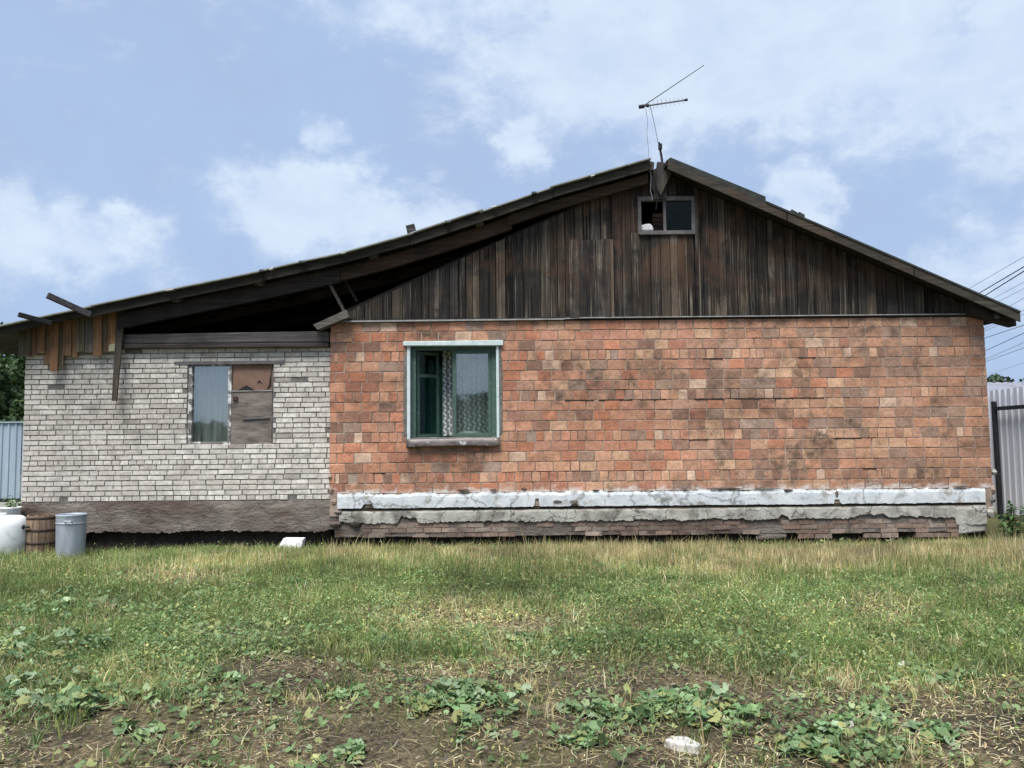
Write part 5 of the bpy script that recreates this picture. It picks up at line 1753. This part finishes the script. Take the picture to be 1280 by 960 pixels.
X, Y = sample(120000, clover_d)
n = len(X)
Z = ground_z(X, Y) + rng.gamma(3, .014, n) * (.5 + vnoise(X, Y, 1.6, 81)) + .004
s = rng.uniform(.006, .0155, n)
a = rng.uniform(0, 2 * np.pi, n)
u = np.stack([np.cos(a), np.sin(a), rng.normal(0, .35, n)], -1) * s[:, None]
v = np.stack([-np.sin(a), np.cos(a), rng.normal(0, .35, n)], -1) * (s * rng.uniform(.5, .9, n))[:, None]
c0 = np.stack([X, Y, Z], -1)
V = np.stack([c0 - u, c0 - v, c0 + u, c0 + v], 1).reshape(-1, 3)
Fq = np.arange(4 * n).reshape(n, 4)
CL = [(0.149, 0.241, 0.084), (0.171, 0.27, 0.096), (0.117, 0.2, 0.073), (0.213, 0.312, 0.135), (0.288, 0.365, 0.192)]
C = np.repeat(tone_mix(X, Y, CL, YG, .14 + .3 * dryness(X, Y)), 4, axis=0)
o = np_mesh('clover', V, Fq, C, M['grass'])
tag(o, 'low clover and small green leaves in the grass', 'clover')


# crumbs and clods of earth on the bare patches
X, Y = sample(24000, lambda x, y: bareness(x, y) * (.2 + vnoise(x, y, 2.6, 91)))
n = len(X)
r_ = np.minimum(rng.gamma(1.3, .0032, n) + .002, .024)
c0 = np.stack([X, Y, ground_z(X, Y) - r_ * .1], -1)
base6 = np.array([[1, 0, 0], [0, 1, 0], [-1, 0, 0], [0, -1, 0], [0, 0, .8], [0, 0, -.5]])
V = (c0[:, None, :] + base6[None] * r_[:, None, None] * rng.uniform(.6, 1.35, (n, 6, 1))).reshape(-1, 3)
tri = np.array([[0, 1, 4], [1, 2, 4], [2, 3, 4], [3, 0, 4]])
T = (np.arange(n)[:, None, None] * 6 + tri[None]).reshape(-1, 3)
C = np.repeat(np.asarray([(.03, .024, .021), (.05, .04, .034), (.075, .062, .052), (.12, .10, .08)])[rng.integers(0, 4, n)] * rng.uniform(.7, 1.2, n)[:, None], 6, axis=0)
o = np_mesh('soil_crumbs', V, T, C, M['crumb'])
tag(o, 'crumbs and small clods of dark earth', 'soil')


# tussocks: tufts of longer blades that break up the short growth
wx_ = rng.uniform(-7.2, 7.2, 190)
tx, ty = sample(900, lambda x, y: thick(x, y) * vnoise(x, y, 1.3, 131) ** 2 * 1.6, ymax=-.3)
TX, TY, TH, TT = [], [], [], []
tx, ty = np.concatenate([tx, wx_]), np.concatenate([ty, rng.uniform(-.45, -.06, 190)])
for x_, y_ in zip(tx, ty):
    k = int(rng.integers(14, 60))
    rad = rng.uniform(.02, .10)
    TX.append(x_ + rng.normal(0, rad, k)); TY.append(np.minimum(y_ + rng.normal(0, rad, k), -.05))
    TH.append(rng.uniform(.04, .15) * rng.uniform(.5, 1.2, k))
    pal = [GREEN, YG, DRY, GREEN, CL][int(rng.integers(0, 5))]
    TT.append(np.asarray(pal)[rng.integers(0, len(pal), k)] * rng.uniform(.6, 1.15) * rng.uniform(.8, 1.2, k)[:, None])
X, Y, h, T_ = np.concatenate(TX), np.concatenate(TY), np.concatenate(TH), np.concatenate(TT)
V, T, C = blades(X, Y, h, rng.uniform(.004, .009, len(X)), rng.uniform(.15, .9, len(X)), T_)
o = np_mesh('tussock_grass', V, T, C, M['grass'])
tag(o, 'longer grass tufts scattered through the short yard grass', 'grass')

# small broad leaved weeds creeping over soil and grass
def creep(x, y):
    px, py = project(x, y)
    d = .9 * ell(px, py, 110, 830, 230, 95) + .08 * np.clip((py - 800) / 40, 0, 1) - .8 * ell(px, py, 852, 938, 40, 14) + .5 * ell(px, py, 1060, 915, 200, 45) + .4 * ell(px, py, 620, 900, 200, 50) + .5 * ell(px, py, 560, 800, 330, 16) + .10
    return np.clip(d, 0, 1) * np.clip(vnoise(x, y, 1.7, 141) * 2.6 - .95, 0, 1)


X, Y = sample(9000, creep)
n = len(X)
sz = rng.uniform(.009, .030, n)
base7 = np.array([[0, 0, 0]] + [[math.sin(a) * k, math.cos(a) * k, .25 * (i % 2)] for i, (a, k) in enumerate(zip(np.linspace(-2.6, 2.6, 7), (.7, 1.0, .85, 1.1, .85, 1.0, .7)))])
a = rng.uniform(0, 6.283, n)
tl, tm = rng.normal(0, .38, n), rng.normal(0, .38, n)
lx = base7[None, :, 0] * sz[:, None]
ly = base7[None, :, 1] * sz[:, None]
wx, wy = lx * np.cos(a)[:, None] - ly * np.sin(a)[:, None], lx * np.sin(a)[:, None] + ly * np.cos(a)[:, None]
wz = base7[None, :, 2] * sz[:, None] + lx * tl[:, None] + ly * tm[:, None]
V = np.stack([X[:, None] + wx, Y[:, None] + wy, (ground_z(X, Y) + rng.gamma(2.5, .014, n) + .006)[:, None] + wz], -1).reshape(-1, 3)
tri = np.array([[0, i + 1, i] for i in range(1, 7)])
T = (np.arange(n)[:, None, None] * 8 + tri[None]).reshape(-1, 3)
lt = 1.2 * np.asarray([(.13, .20, .085), (.16, .235, .11), (.10, .165, .07), (.22, .28, .15), (.24, .26, .11)])
C = np.repeat(lt[rng.integers(0, 5, n)] * (rng.uniform(.75, 1.3, n) * (.65 + .7 * vnoise(X, Y, 2.0, 151)))[:, None], 8, axis=0)
o = np_mesh('creeping_weeds', V, T, C, M['grass'])
tag(o, 'small creeping broad leaved weeds over soil and grass', 'weeds')
